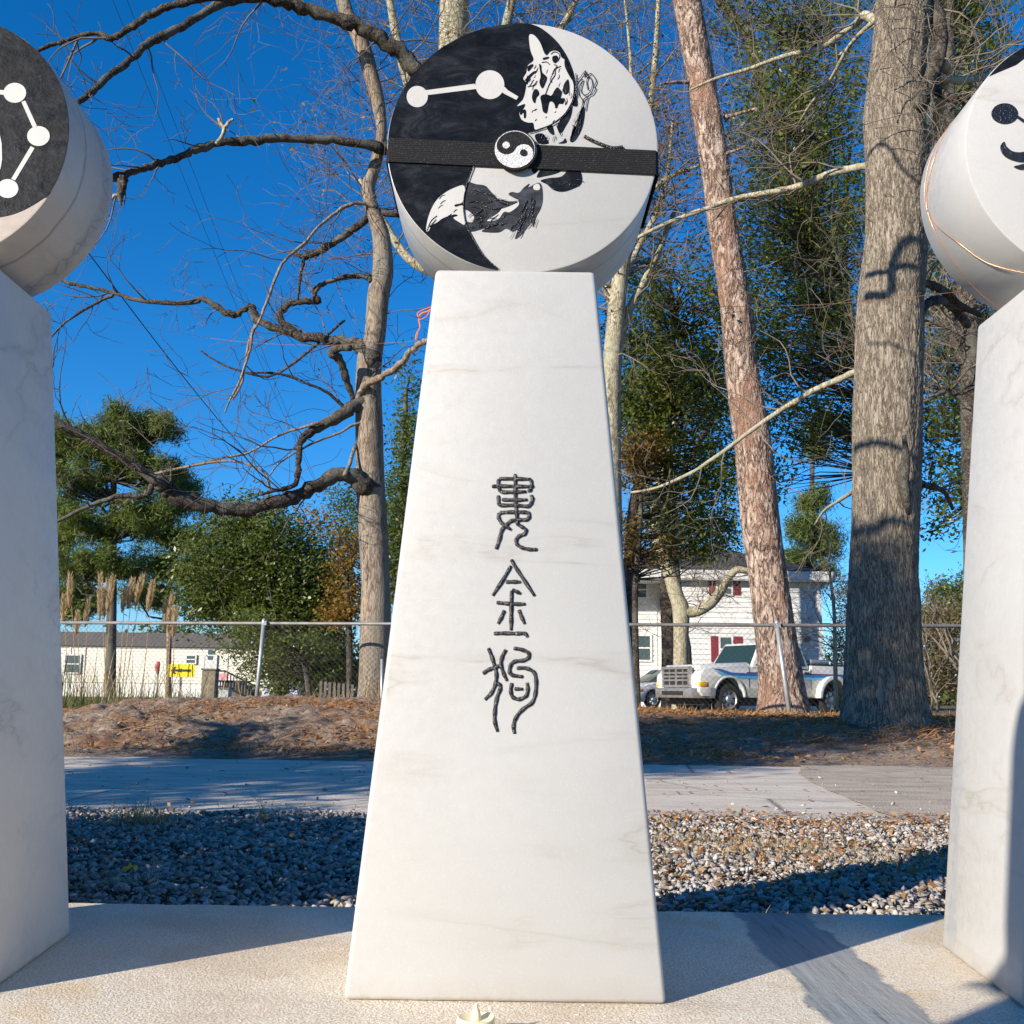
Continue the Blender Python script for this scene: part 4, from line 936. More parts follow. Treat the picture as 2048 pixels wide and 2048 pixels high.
def build_oak():
    Y = 9.6; g = random.Random(3)
    t = thing('oak_tree', 'massive grey oak trunk on the mound just left of the right pillar', 'tree', at(1765, 1440, Y))
    pts, rad = limb_pts([(1768,1460,158),(1767,1390,152),(1767,1290,142),(1767,1200,137),(1766,1139,130),(1772,1000,128),(1775,870,130),(1778,735,127),(1781,600,124),(1790,500,119),(1794,449,119),(1794,314,117),(1788,240,112),(1790,180,108),(1800,90,106),(1808,0,106),(1815,-120,100),(1822,-260,92),(1826,-420,80)], Y, 0, 4)
    trunk_mesh('trunk', pts, rad, MAT['bark_oak'], t, 260, .012, .030, 34, 6.0, 7, .20)
    tw = MB(); tips = []
    for px, dy, f, mt in (
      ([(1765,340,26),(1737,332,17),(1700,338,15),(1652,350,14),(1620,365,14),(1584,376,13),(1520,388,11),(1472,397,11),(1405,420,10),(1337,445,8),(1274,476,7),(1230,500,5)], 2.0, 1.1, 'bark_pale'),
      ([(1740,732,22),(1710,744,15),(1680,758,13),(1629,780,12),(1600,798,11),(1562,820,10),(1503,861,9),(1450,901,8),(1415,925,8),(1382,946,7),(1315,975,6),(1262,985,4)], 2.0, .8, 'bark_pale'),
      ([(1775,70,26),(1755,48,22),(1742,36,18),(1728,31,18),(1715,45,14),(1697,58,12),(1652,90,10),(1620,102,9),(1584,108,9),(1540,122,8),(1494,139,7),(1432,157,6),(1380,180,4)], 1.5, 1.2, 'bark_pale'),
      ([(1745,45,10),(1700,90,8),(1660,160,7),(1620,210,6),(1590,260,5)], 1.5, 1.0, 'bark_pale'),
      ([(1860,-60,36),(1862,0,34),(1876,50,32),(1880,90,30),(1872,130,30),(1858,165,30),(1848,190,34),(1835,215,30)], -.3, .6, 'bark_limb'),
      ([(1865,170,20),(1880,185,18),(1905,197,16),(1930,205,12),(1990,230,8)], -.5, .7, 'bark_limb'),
      ([(1875,150,16),(1895,158,16),(1925,160,16),(1960,155,15),(2010,150,12)], 1.5, 1.0, 'bark_pale'),
      ([(1880,120,18),(1893,140,18),(1885,190,18),(1876,230,20),(1860,290,14)], 1.0, .5, 'bark_pale'),
      ([(1830,560,20),(1850,566,16),(1885,580,16),(1920,610,14),(1960,630,10)], 1.0, .6, 'bark_limb'),
      ([(1835,640,22),(1850,610,20),(1880,600,18),(1905,612,20),(1935,650,16)], 2.0, .6, 'bark_limb'),
      ([(1730,905,10),(1710,975,9),(1680,1000,7),(1650,1020,6),(1630,1050,5)], 1.5, .6, 'bark_pale'),
      ([(1835,960,12),(1850,970,13),(1870,975,13),(1890,985,9),(1905,1018,7)], .6, .4, 'bark_limb')):
        P, Rd = limb_pts(px, Y, dy, 5, .10, g); MB().tube(P, Rd, 12).build('limb', MAT[mt], t, True)
        D = sum((b - a).length for a, b in zip(P[:-1], P[1:])); n = int(D * 2.8 * f) + 1
        for _ in range(n):
            j = g.randrange(len(P) // 6, len(P) - 1); e = (P[j + 1] - P[j]).normalized()
            s = e.orthogonal().normalized(); s.rotate(Matrix.Rotation(g.uniform(0, 6.28), 3, e))
            grow(tw, P[j], (e * .6 + s * .8 + Vector((0, 0, .1))).normalized(), g.uniform(.5, 1.5), max(.005, min(.012, Rd[j] * .5)), 2, g, 4, .5, .05, tips, rmin=.0028)
    for _ in range(16):
        p = at(g.uniform(1745, 1860), g.uniform(-40, 260), Y - .45); a = g.uniform(0, 6.28)
        grow(tw, p, Vector((math.cos(a), -.1, math.sin(a))), g.uniform(.5, 1.2), .006, 2, g, 4, .6, .0, None, rmin=.0025)
    # added high limb above the picture, its loose pieces laid out to shadow the trunk
    ux, uy, uz = -math.sin(SUN_AZ), -math.cos(SUN_AZ), math.tan(SUN_EL)
    up = lambda px, py, s_: at(px, py, 9.06) + Vector((ux, uy, uz)) * s_
    MB().tube([(3.4, 9.7, 10.6), (1.6, 9.1, 9.9), (.3, 7.7, 8.6), (-.9, 6.7, 7.8), (-2.3, 5.5, 6.9), (-3.0, 5.0, 6.5)], [.20, .17, .13, .10, .07, .03], 12).build('limb', MAT['bark_limb'], t, True)
    for cv, s_, r_ in (([(1660,510),(1735,535),(1742,480),(1765,440),(1795,424),(1830,436),(1862,470)], 4.2, .045), ([(1660,463),(1735,488),(1790,482),(1825,500),(1865,535)], 4.2, .035), ([(1615,805),(1690,830),(1750,852),(1800,876),(1850,905)], 6.6, .042), ([(1615,985),(1690,1010),(1740,1000),(1790,1010),(1850,1000)], 7.4, .05), ([(1665,615),(1740,640),(1790,660),(1860,650)], 5.5, .016), ([(1645,195),(1720,220),(1780,300),(1860,330)], 4, .022)):
        P = [up(q[0], q[1], s_) for q in cr(cv, 5)]; MB().tube(P, [r_ * (1 - .4 * i / len(P)) for i in range(len(P))], 8).build('limb', MAT['bark_limb'], t, True)
    tw.build('twigs', MAT['twig_warm'], t, True, 'stuff')
    # the old wound in the bark
    P, Rd = limb_pts([(1808,870,8),(1812,920,18),(1806,960,26),(1812,1000,20),(1818,1030,8)], Y - .47, .06, 5)
    MB().tube(P, [r_ * .9 for r_ in Rd], 10).build('bark_scar', MAT['bark_limb'], t, True)
build_oak()

def build_pine():
    Y = 16.2; g = random.Random(4)
    t = thing('pine_tree', 'tall leaning pine with reddish scaly bark between the pillar and the oak', 'tree', at(1565, 1430, Y))
    pts, rad = limb_pts([(1567,1440,98),(1563,1380,88),(1557,1319,82),(1547,1241,78),(1537,1163,75),(1523,1060,74),(1513,970,73),(1503,870,71),(1483,735,64),(1470,600,60),(1445,449,56),(1427,314,55),(1405,180,54),(1390,90,54),(1374,0,54),(1350,-120,52),(1325,-280,46),(1300,-480,38),(1290,-700,20)], Y, 0, 4)
    trunk_mesh('trunk', pts, rad, MAT['bark_pine'], t, 150, .024, .042, 15, 4.5, 17, .16)
    tw = MB()
    for px in ([(1425,312,9),(1460,305,7),(1490,293,5)], [(1385,165,8),(1350,165,7),(1322,168,5)], [(1450,235,12),(1475,228,7),(1510,218,5),(1512,222,3)]):
        P, Rd = limb_pts(px, Y, -.4, 4); MB().tube(P, Rd, 7).build('broken_branch', MAT['bark_pine'], t, True)
    for _ in range(16):
        j = g.randrange(len(pts) // 4, len(pts) // 2 + 18); a = g.uniform(0, 6.28)
        grow(tw, pts[j], Vector((math.cos(a), -.5, g.uniform(-.3, .3))), g.uniform(.3, 1.0), .007, 1, g, 3, .4)
    tw.build('twigs', MAT['bark_pine'], t, True, 'stuff')
    gg = np.random.default_rng(4); top = np.array([tuple(p) for p in pts[-14:]])
    C3 = np.repeat(top, 6, 0) + gg.normal(size=(len(top) * 6, 3)) * np.array([1.3, 1.3, .5])
    V, F = cluster_leaves(gg, C3, 90, .22, .22, .05); mesh_np('needles', V, F, MAT['needle'], t, False, 'stuff')
build_pine()

# trees further back on the right
tipsT = []
simple_bare('pale trunked bare tree rising behind the centre disc', [(905,1420,70),(905,900,66),(903,500,62),(905,300,60),(907,60,60),(912,-60,56),(915,-300,44),(920,-600,22)], 19, 'bark_pale', 21, 120, (1.2, 3.0), .35, forks=(
    ([(905,420,30),(860,300,24),(820,180,22),(790,60,18),(770,-60,12)], .5), ([(905,380,34),(960,240,26),(1010,60,20),(1040,-80,14)], .5),
    ([(905,300,20),(1010,200,17),(1120,60,13),(1180,-60,9)], -.5), ([(905,560,22),(820,520,18),(760,430,13),(720,360,8)], .5)), tips=tipsT)
simple_bare('bare twiggy tree right of the centre disc with pale upright stems', [(1235,1420,44),(1225,1100,42),(1222,800,40),(1232,640,36),(1240,560,32),(1262,420,24),(1290,280,18),(1310,120,12),(1320,-60,8)], 18, 'bark_pale', 23, 130, (.9, 2.4), .35, forks=(
    ([(1225,760,22),(1250,640,20),(1300,540,14),(1350,420,10)], .3), ([(1232,620,24),(1210,560,20),(1205,500,16),(1215,380,12),(1235,250,9),(1220,100,6)], .6),
    ([(1240,560,14),(1290,470,12),(1330,380,9),(1345,240,6)], 0), ([(1262,420,12),(1330,360,9),(1400,330,6)], -.5), ([(1262,420,14),(1260,300,10),(1262,140,7),(1250,0,5)], -.5)), tips=tipsT)
simple_bare('crooked pale tree in front of the white house with a long bent limb', [(1362,1420,36),(1362,1293,30),(1362,1220,34),(1352,1189,30),(1341,1150,28),(1331,1125,28),(1315,1075,26),(1308,1040,24),(1312,1000,22),(1325,940,17),(1345,860,12),(1350,760,8)], 33, 'bark_pale', 25, 46, (1.0, 2.6), .35, forks=(
    ([(1360,1225,26),(1385,1224,22),(1400,1220,22),(1421,1205,24),(1442,1182,18),(1457,1156,16),(1473,1140,15),(1496,1142,12),(1520,1150,8)], -.6),
    ([(1312,1050,18),(1335,1020,20),(1338,995,20),(1330,960,16),(1300,900,12)], .3), ([(1308,1000,14),(1280,950,12),(1258,900,9)], .2)), tips=None)
simple_bare('dark double trunk standing directly behind the crooked pale tree', [(1336,1420,30),(1337,1290,27),(1335,1180,30),(1343,1080,28),(1338,960,24),(1325,850,20),(1320,700,14),(1300,520,9)], 34.5, 'bark_limb', 27, 50, (1.2, 3.2), .35, forks=(
    ([(1376,1420,20),(1374,1310,20),(1362,1240,20),(1352,1150,18),(1345,1060,14)], .0), ([(1338,1000,16),(1390,900,12),(1450,800,8)], .3)), tips=None)
simple_bare('slim bare sapling beside the right corner of the white house', [(1672,1420,9),(1670,1300,8),(1668,1220,7),(1660,1150,5),(1655,1080,4)], 24, 'bark_pale', 29, 26, (.6, 1.5), .2, tips=None, nm='bare_sapling')
simple_bare('slender grey tree with thin upright stems above the oak fork', [(1760,1420,24),(1765,1150,22),(1745,900,17),(1690,600,14),(1620,380,12),(1600,200,9),(1620,0,6)], 26, 'bark_limb', 31, 90, (1.2, 3.0), .45, forks=(
    ([(1690,600,10),(1600,480,8),(1540,200,6)], 0), ([(1720,750,10),(1690,520,8),(1700,300,6)], 0)), tips=None)
simple_bare('dark forked limb tree visible between the leaning pine and the oak', [(1770,1420,40),(1765,1200,36),(1740,800,34),(1640,500,26),(1530,200,22),(1500,80,24),(1470,40,24),(1440,0,22),(1400,-60,16)], 28, 'bark_limb', 33, 60, (1.5, 3.5), .4, tips=None)
simple_bare('grey bare tree rising past the right side of the oak', [(1960,1420,60),(1955,1100,52),(1945,800,46),(1935,650,40),(1925,450,30),(1900,250,24),(1900,60,18),(1905,-80,10)], 17, 'bark_limb', 35, 80, (1.0, 2.6), .35, forks=(
    ([(1940,760,26),(1900,660,20),(1860,640,14)], 0), ([(1950,820,20),(1900,780,14),(1855,800,9)], 0), ([(1935,600,20),(1890,420,14),(1870,240,9)], 0)), tips=None)

def few_leaves():
    g = np.random.default_rng(91); T = np.array([tuple(p) for p in tipsT]); k = g.random(len(T)) < .5; T = T[k]
    V, F = cluster_leaves(g, T, 2, .10, .085, .55); o = mesh_np('clinging_leaves', V, F, MAT['leaf_gold'], None, False, 'stuff'); tag(o, 'sparse brown and gold leaves clinging to bare twigs around the centre disc', 'leaves')
few_leaves()

def evergreen(lab, base, blobs, n_each, spread, L, mat, seed, bark='bark_limb', trunk=None, Wr=.45, nm='evergreen_tree', fe=3, r0=.012, tw=True):
    g = np.random.default_rng(seed); Y = blobs[0][4]
    t = thing(nm, lab, 'tree' if 'tree' in nm else 'bush', at(base[0], base[1], Y))
    C3 = blob_pts(g, blobs); V, F = cluster_leaves(g, C3, n_each, spread, L, Wr); mesh_np('crown', V, F, MAT[mat], t, False, 'stuff')
    if trunk:
        pts, rad = limb_pts(trunk, Y, 0, 5); trunk_mesh('trunk', pts, rad, MAT[bark], t, 20, .12, .02, 6, 2, seed)
        mb = MB(); feeders(mb, C3, pts[len(pts) // 4:], g, r0, fe); mb.build('branches', MAT[bark], t, True, 'stuff')
    return t

evergreen('evergreen holly tree with dark glossy leaves behind the leaning pine', (1400, 1420),
    [(1285,690,80,100,22,1.5,200), (1350,790,120,90,22,2,300), (1300,880,90,70,22,1.5,150), (1430,880,70,120,22,1.5,150), (1380,1000,110,90,22,1.5,190), (1440,640,70,90,22,1.5,110), (1340,590,80,80,22,1.5,80), (1420,1070,60,50,22,1,90), (1260,800,50,70,22,1,80), (1400,740,70,60,22,1.5,90), (1320,1080,60,50,22,1,40), (1290,520,50,60,22,1,30)],
    18, .15, .12, 'leaf_dark', 51, trunk=[(1262,1420,26),(1258,1200,24),(1270,1000,22),(1330,800,18),(1350,620,10)])
evergreen('large dark evergreen crown filling the gap between the pine and the oak', (1600, 1420),
    [(1550,260,110,110,24,2,190), (1640,330,100,110,24,2,190), (1530,430,100,90,24,2,170), (1650,500,100,110,24,2,220), (1560,620,100,80,24,2,150), (1660,690,80,100,24,2,150), (1540,160,90,70,24,2,90), (1690,210,80,80,24,2,100), (1590,840,80,70,24,1.5,110), (1660,50,100,70,24,2,120), (1530,30,110,50,24,2,90), (1560,960,50,50,24,1,26), (1690,850,40,60,24,1,40), (1560,730,80,60,24,2,90), (1500,700,60,70,24,2,60), (1500,560,60,60,24,2,60), (1440,480,60,70,24,2,40), (1700,440,50,100,24,2,70)],
    15, .16, .13, 'leaf_dark', 52, trunk=[(1755,1420,44),(1755,1000,40),(1735,800,30),(1660,560,22),(1600,400,16),(1590,100,10)], fe=2)
evergreen('live oak with dark leaves beyond the right side of the oak trunk', (1900, 1420),
    [(1880,480,60,80,20,1.5,110), (1910,330,60,80,20,1.5,90), (1900,700,60,80,20,1.5,130), (1880,850,60,80,20,1.5,120), (1910,960,50,60,20,1.5,60), (1930,60,80,80,20,1.5,140), (1880,0,80,60,20,1.5,100), (1960,180,80,90,20,1.5,120), (1990,600,50,200,20,1.5,90), (1880,1050,40,40,20,1,14), (1880,220,50,80,20,1,70), (1870,600,50,60,20,1,70)],
    18, .15, .12, 'leaf_oak', 53, trunk=[(1960,1420,44),(1950,1000,36),(1940,700,30),(1930,400,20),(1930,60,12)], fe=2)
evergreen('golden leaved shrubby tree beside the right edge of the centre pillar', (1290, 1420),
    [(1290,905,55,35,21,1,80), (1260,940,30,50,21,1,40), (1250,1080,30,60,21,1,40), (1320,1110,30,30,21,1,14)], 22, .13, .09, 'leaf_gold', 54, trunk=[(1275,1420,14),(1270,1200,12),(1280,1050,10),(1285,920,6)], nm='golden_tree')
evergreen('wide rounded live oak behind the fence left of the bare tree', (560, 1400),
    [(430,1130,80,80,34,3,190), (520,1090,100,80,34,3,240), (600,1150,90,90,34,3,260), (500,1190,110,70,34,3,240), (620,1240,80,60,34,3,200), (560,1250,90,60,34,3,200), (420,1210,60,50,34,2,90), (650,1180,60,80,34,2,140), (690,1330,40,50,34,1,60), (600,1340,80,40,34,2,110), (500,1040,50,30,34,2,60)],
    30, .30, .17, 'leaf_oak', 55, trunk=[(560,1400,40),(555,1250,36),(545,1150,26),(540,1080,14)], fe=6, nm='live_oak_tree')
evergreen('low leafy branches hanging over the fence left of the bare tree', (560, 1400),
    [(500,1250,45,22,18,.8,46), (560,1290,50,36,18,.8,60), (520,1330,40,20,18,.7,34), (640,1290,40,26,18,.8,40), (480,1300,26,20,18,.5,20)], 22, .10, .07, 'leaf_dark', 56, trunk=[(620,1400,14),(610,1330,12),(590,1280,9),(560,1250,6)], nm='leafy_bush', r0=.006)
evergreen('orange and yellow autumn tree just left of the bare tree trunk', (690, 1400),
    [(690,1150,36,50,30,1.5,40), (700,1210,40,40,30,1.5,40), (670,1230,40,20,30,1,36), (640,1040,26,24,30,1,18), (700,1090,30,30,30,1,30), (800,1180,30,60,30,1,50)], 20, .18, .13, 'leaf_gold', 57, trunk=[(700,1400,14),(698,1250,12),(692,1150,7)], nm='autumn_tree')
evergreen('green tree with some gold leaves behind the bare tree trunk', (800, 1400),
    [(800,1000,40,90,28,1.5,130), (815,880,26,70,28,1.2,60), (790,1120,30,80,28,1.5,110), (700,1000,50,40,36,1.5,60), (820,760,20,60,28,1,16), (700,1080,40,60,36,1.5,70)], 26, .22, .13, 'leaf_oak', 58, trunk=[(800,1400,26),(802,1150,22),(806,950,14),(812,780,8)])
evergreen('brown thicket of brush between the house and the oak', (1660, 1400),
    [(1690,1200,30,50,44,1.2,70), (1685,1290,26,60,44,1.2,100), (1695,1350,30,50,44,1,70)], 22, .2, .12, 'brush', 59, nm='brush_thicket')
evergreen('olive brown thicket behind the fence right of the oak', (1880, 1400),
    [(1880,1270,50,50,24,1.2,110), (1900,1340,50,50,24,1.2,130), (1860,1330,30,50,24,1,60), (1930,1250,60,60,24,1.2,90), (1980,1320,50,70,24,1.2,90)], 22, .17, .10, 'brush', 60, nm='brush_thicket')
evergreen('far rounded green treetop low on the horizon right of the oak', (1900, 1400),
    [(1900,1190,30,26,70,3,80), (1850,1230,30,22,70,3,60), (1960,1180,40,40,70,3,80), (1890,1240,60,24,70,3,90)], 26, .4, .28, 'leaf_oak', 61)
def stems():
    g = random.Random(8); mb = MB()
    for a, b in (((1868,1420),(1835,1250)), ((1872,1425),(1850,1270)), ((1905,1330),(1850,1190)), ((1915,1340),(1870,1200)), ((1900,1320),(1840,1240)), ((1880,1415),(1862,1340)), ((1925,1350),(1890,1240))):
        p, q = at(*a, 15.6), at(*b, 15.6); P = [p.lerp(q, k / 8) + Vector((g.gauss(0, .02), g.gauss(0, .04), 0)) for k in range(9)]
        mb.tube(P, [.022 - .0017 * k for k in range(9)], 5)
        for _ in range(4): grow(mb, P[g.randrange(3, 8)], Vector((g.uniform(-1, 1), 0, 1)), .6, .008, 1, g, 3)
    o = mb.build('bramble_stems', MAT['twig_warm'], None, True); tag(o, 'leaning yellow brown stems by the fence right of the oak', 'shrub')
stems()

def pine_far(lab, px, base, top, Y, blobs, seed, wd):
    g = np.random.default_rng(seed); t = thing('pine_tree', lab, 'tree', at(px, base, Y))
    pts, rad = limb_pts([(px - 4, base, wd), (px, (base + top) / 2, wd * .8), (px + 4, top, wd * .4)], Y, 0, 8)
    trunk_mesh('trunk', pts, rad, MAT['bark_pine'] if wd < 12 else MAT['bark_limb'], t, 16, .25, .03, 6, 2, seed)
    C3 = blob_pts(g, blobs); s = Y / 2048
    C3 = np.concatenate([C3, C3 + g.normal(size=C3.shape) * 9 * s]); V, F = cluster_leaves(g, C3, 95, 9 * s, 13 * s, .13, .0); mesh_np('needles', V, F, MAT['needle'], t, False, 'stuff')
    mb = MB(); feeders(mb, C3[:len(C3) // 2], pts[3:], g, 1.6 * s, 1); mb.build('branches', MAT['bark_limb'], t, True, 'stuff')
pine_far('tall dark pine at far left in front of the mobile home', 225, 1400, 840, 44,
    [(270,850,60,34,44,2,40), (330,860,30,24,44,1.5,18), (230,900,70,40,44,2,46), (160,960,50,40,44,2,34), (290,940,70,24,44,2,34), (180,1050,60,30,44,2,36), (270,1040,50,26,44,2,26), (160,1130,50,30,44,2,30), (250,1130,40,34,44,2,26), (320,1010,40,26,44,2,18), (150,870,30,40,44,2,18)], 71, 20)
pine_far('slimmer pine right of the tall dark pine at far left', 340, 1400, 960, 48,
    [(345,960,40,26,48,2,26), (380,1000,24,26,48,2,14), (320,1060,40,22,48,2,20), (370,1080,34,20,48,2,18), (310,1130,40,20,48,2,18), (360,1140,30,20,48,2,14), (300,1190,50,20,48,2,20)], 72, 11)
pine_far('young pine behind the right end of the white house', 1622, 1300, 860, 46,
    [(1625,1000,34,20,46,1.5,16), (1610,1060,40,22,46,1.5,22), (1650,1090,34,20,46,1.5,18), (1600,1110,26,16,46,1.5,10), (1625,890,40,40,46,1.5,12), (1650,850,40,30,46,1.5,10), (1640,1150,34,20,46,1.5,14)], 73, 15)
pine_far('pine at far left half hidden behind the left pillar', 90, 1400, 820, 66,
    [(100,900,60,60,66,2,60), (110,1050,60,60,66,2,60), (150,1200,50,40,66,2,40), (60,1150,60,80,66,2,50)], 74, 18)
# distant tree line closing the view
def treeline():
    g = np.random.default_rng(77)
    for lab, x0, x1, Y, hh, n, mat in (('distant dark evergreen tree line behind the mobile home', -62, -8, 85, 5.5, 900, 'leaf_oak'), ('distant dark tree line behind the white house', 8, 62, 80, 3.2, 800, 'leaf_oak'), ('distant tree line hidden mostly behind the centre pillar', -10, 10, 90, 6, 400, 'leaf_oak')):
        x = g.uniform(x0, x1, n); h = hh * (.7 + .4 * vn(np.stack([x * .25, x * 0, x * 0], 1), 5)); z = g.random(n) ** .8 * h
        C3 = np.stack([x, Y + g.normal(0, 1.5, n), z], 1); V, F = cluster_leaves(g, C3, 34, .55, .5, .5)
        o = mesh_np('tree_line', V, F, MAT[mat], None, False, 'stuff'); tag(o, lab, 'trees')
treeline()

# evergreen added out of frame at left to throw shade over path and oak foot
def shade_tree():
    g = np.random.default_rng(101)
    q, r_ = -5.3, -3.3; sx, cy = math.sin(SUN_AZ), math.cos(SUN_AZ)
    bx, by = q * cy + r_ * sx, -q * sx + r_ * cy
    t = thing('evergreen_tree', 'dense columnar evergreen added out of view at left to cast shade', 'tree', (bx, by, 0))
    n = 1000; z = g.uniform(.15, 6.5, n); a = g.uniform(0, 6.28, n); rr = (1.18 - .25 * np.abs(z - 2.5) / 3) * np.sqrt(g.random(n))
    C3 = np.stack([bx + rr * np.cos(a), by + rr * np.sin(a), z], 1)
    lim = [Vector((qq * cy + rr_ * sx, -qq * sx + rr_ * cy, zz)) for qq, rr_, zz in ((-5.3, -3.3, 2.3), (-6.0, -3.3, 2.55), (-6.7, -3.3, 2.50), (-7.3, -3.25, 2.70), (-7.9, -3.3, 2.95), (-8.6, -3.4, 3.0))]
    MB().tube(lim, [.12, .11, .10, .085, .06, .02], 10).build('limb', MAT['bark_limb'], t, True)  # leafy limb added to throw a band of shade on the mound
    CL = np.concatenate([np.array([tuple(lim[k].lerp(lim[k + 1], f_)) for k in range(1, 4) for f_ in (0, .25, .5, .75)]) + g.normal(size=(12, 3)) * .09 for _ in range(4)]); C3 = np.concatenate([C3, CL])
    V, F = cluster_leaves(g, C3, 40, .16, .10, .5); mesh_np('crown', V, F, MAT['leaf_dark'], t, False, 'stuff')
    t2 = thing('shade_bush', 'low evergreen bush added behind and left of the left pillar to shade the gravel', 'bush', (-2.6, 1.95, 0))  # bush added to shade the left gravel, its top cut along the sun angle
    n = 620; C2 = np.stack([g.uniform(-3.7, -1.12, n), g.uniform(1.76, 2.06, n), g.random(n)], 1)
    C2[:, 2] = .04 + C2[:, 2] * (2.12 - C2[:, 0] * sx - C2[:, 1] * cy) * math.tan(SUN_EL)
    V, F = cluster_leaves(g, C2, 40, .05, .06, .5); mesh_np('foliage', V, F, MAT['leaf_dark'], t2, False, 'stuff')
    for x in (-3.4, -2.9, -2.4, -1.9, -1.35): MB().tube([(x, 1.95, -.03), (x + .03, 1.97, .3), (x, 1.96, .6)], [.02, .015, .006], 8).build('stem', MAT['bark_limb'], t2, True)
    MB().tube([(bx, by, -.05), (bx + .05, by, 2), (bx, by, 6.0)], [.16, .12, .04], 12).build('trunk', MAT['bark_limb'], t, True)
shade_tree()

# ------------------------------------------------------------ chain-link fence
def build_fence():
    A = Vector((-13, 16.35, 0)); B = Vector((13, 12.25, 0)); D = B - A; Ln = D.length; u = D / Ln
    RZ = CAMZ + .935; t = thing('chain_link_fence', 'grey chain link fence with a top rail running along the mound', 'fence', A)
    zb = .05
    f = lambda s, z: A + u * s + Vector((0, 0, z))
    o = MB().tube([f(0, RZ), f(Ln, RZ)], .024, 12).build('top_rail', MAT['rail'], t, True)
    mb = MB(); nx = .078; nz = .039; N_ = int(Ln / nx); zt = RZ - .02; rows = int((zt - zb) / nz)
    V = []; F = []; s_off = Vector((u.y, -u.x, 0)) * .004
    for i in range(N_):
        pts = []
        for j in range(rows + 1):
            s = i * nx + (nx if (j % 2) else 0) * .5 + (0 if True else 0)
            s = i * nx + (nx * .5 if j % 2 else -nx * .0)
            pts.append(f(s, zt - j * nz) + s_off * (1 if j % 2 else -1))
        mb.tube(pts, .0023, 3, False)
        pts = [f((i + 1) * nx - (nx * .5 if j % 2 else 0), zt - j * nz) + s_off * (-1 if j % 2 else 1) for j in range(rows + 1)]
        mb.tube(pts, .0023, 3, False)
    mb.build('chain_link_mesh', MAT['wire'], t, False, 'stuff')
    xs = []
    for px, lean in ((-60, 0), (530, -.06), (1040, 0), (1553, .0), (2060, 0)):
        # where the fence line crosses this column of the picture
        r_ = ray(px, 1250); s = (A.x * r_.y - A.y * r_.x) / (u.y * r_.x - u.x * r_.y); p = A + u * s
        top = f(s, RZ + .005); side = Vector((u.y, -u.x, 0)) * .045
        bot = Vector((top.x + lean, top.y, -.02)) + side; tp = top + side
        if px == 1553: bot.x += .16
        MB().tube([bot, tp], .030, 12).build('fence_post', MAT['galv'], t, True)
        lathe([(.034, -.01), (.034, .03), (.022, .055), (.006, .065)], 12, (tp.x, tp.y, tp.z), 'post_cap', MAT['galv'], t)
        MB().box((top.x - .035, top.y - .075, RZ - .03), (top.x + .035, top.y + .03, RZ + .03)).build('rail_bracket', MAT['galv'], t)
        for k in range(4):
            pass
    p = at(765, 1395, 14.2); q = at(764, 1318, 14.2)
    o = MB().tube([Vector((p.x, p.y, 0)), q], .022, 10).build('metal_stake', MAT['galv'], None, True); tag(o, 'short grey metal stake standing right of the bare tree trunk', 'stake')
build_fence()

# ------------------------------------------------------------ power lines
for i, (a, b, r_, lab) in enumerate((((150, 470), (600, 1010), .017, 'lowest and thickest power line crossing the sky at left'), ((210, -40), (640, 985), .008, 'thin power line dropping steeply from the top left of the sky'), ((420, 430), (700, 1100), .006, 'faint short power line just left of the bare tree'))):
    p, q = at(*a, 26), at(*b, 58)
    pts = [p.lerp(q, k / 24) + Vector((0, 0, -.5 * math.sin(math.pi * k / 24))) for k in range(-6, 25)]
    o = MB().tube(pts, r_, 6).build('power_line', MAT['cable'], None, True); tag(o, lab, 'cable', 'power lines in the sky')

# ------------------------------------------------------------ mobile home and yard at left
MAT['cream'] = plain('cream vinyl siding', (.66, .635, .55), .7, .05, 2)
MAT['skirt'] = plain('white skirting', (.68, .67, .63), .7, .06, 3)
MAT['wht'] = plain('white trim paint', (.58, .58, .56), .6, .04)
MAT['roofgrey'] = plain('grey brown shingles', (.13, .115, .10), .95, .25, 6)
MAT['glass'] = N('window glass').fin((.05, .075, .08), .12, None, .8)
MAT['shut'] = plain('dark red shutters', (.19, .025, .035), .6, .12)
MAT['siding'] = plain('white lap siding', (.60, .595, .575), .6, .04, 2)
MAT['roofdark'] = plain('charcoal shingles', (.030, .032, .036), .95, .35, 9)
MAT['blk'] = plain('black iron', (.02, .02, .02), .5, .2)
MAT['red'] = plain('faded red cloth', (.50, .10, .10), .8, .2)
def px_x(px, py, Y): return at(px, py, Y).x
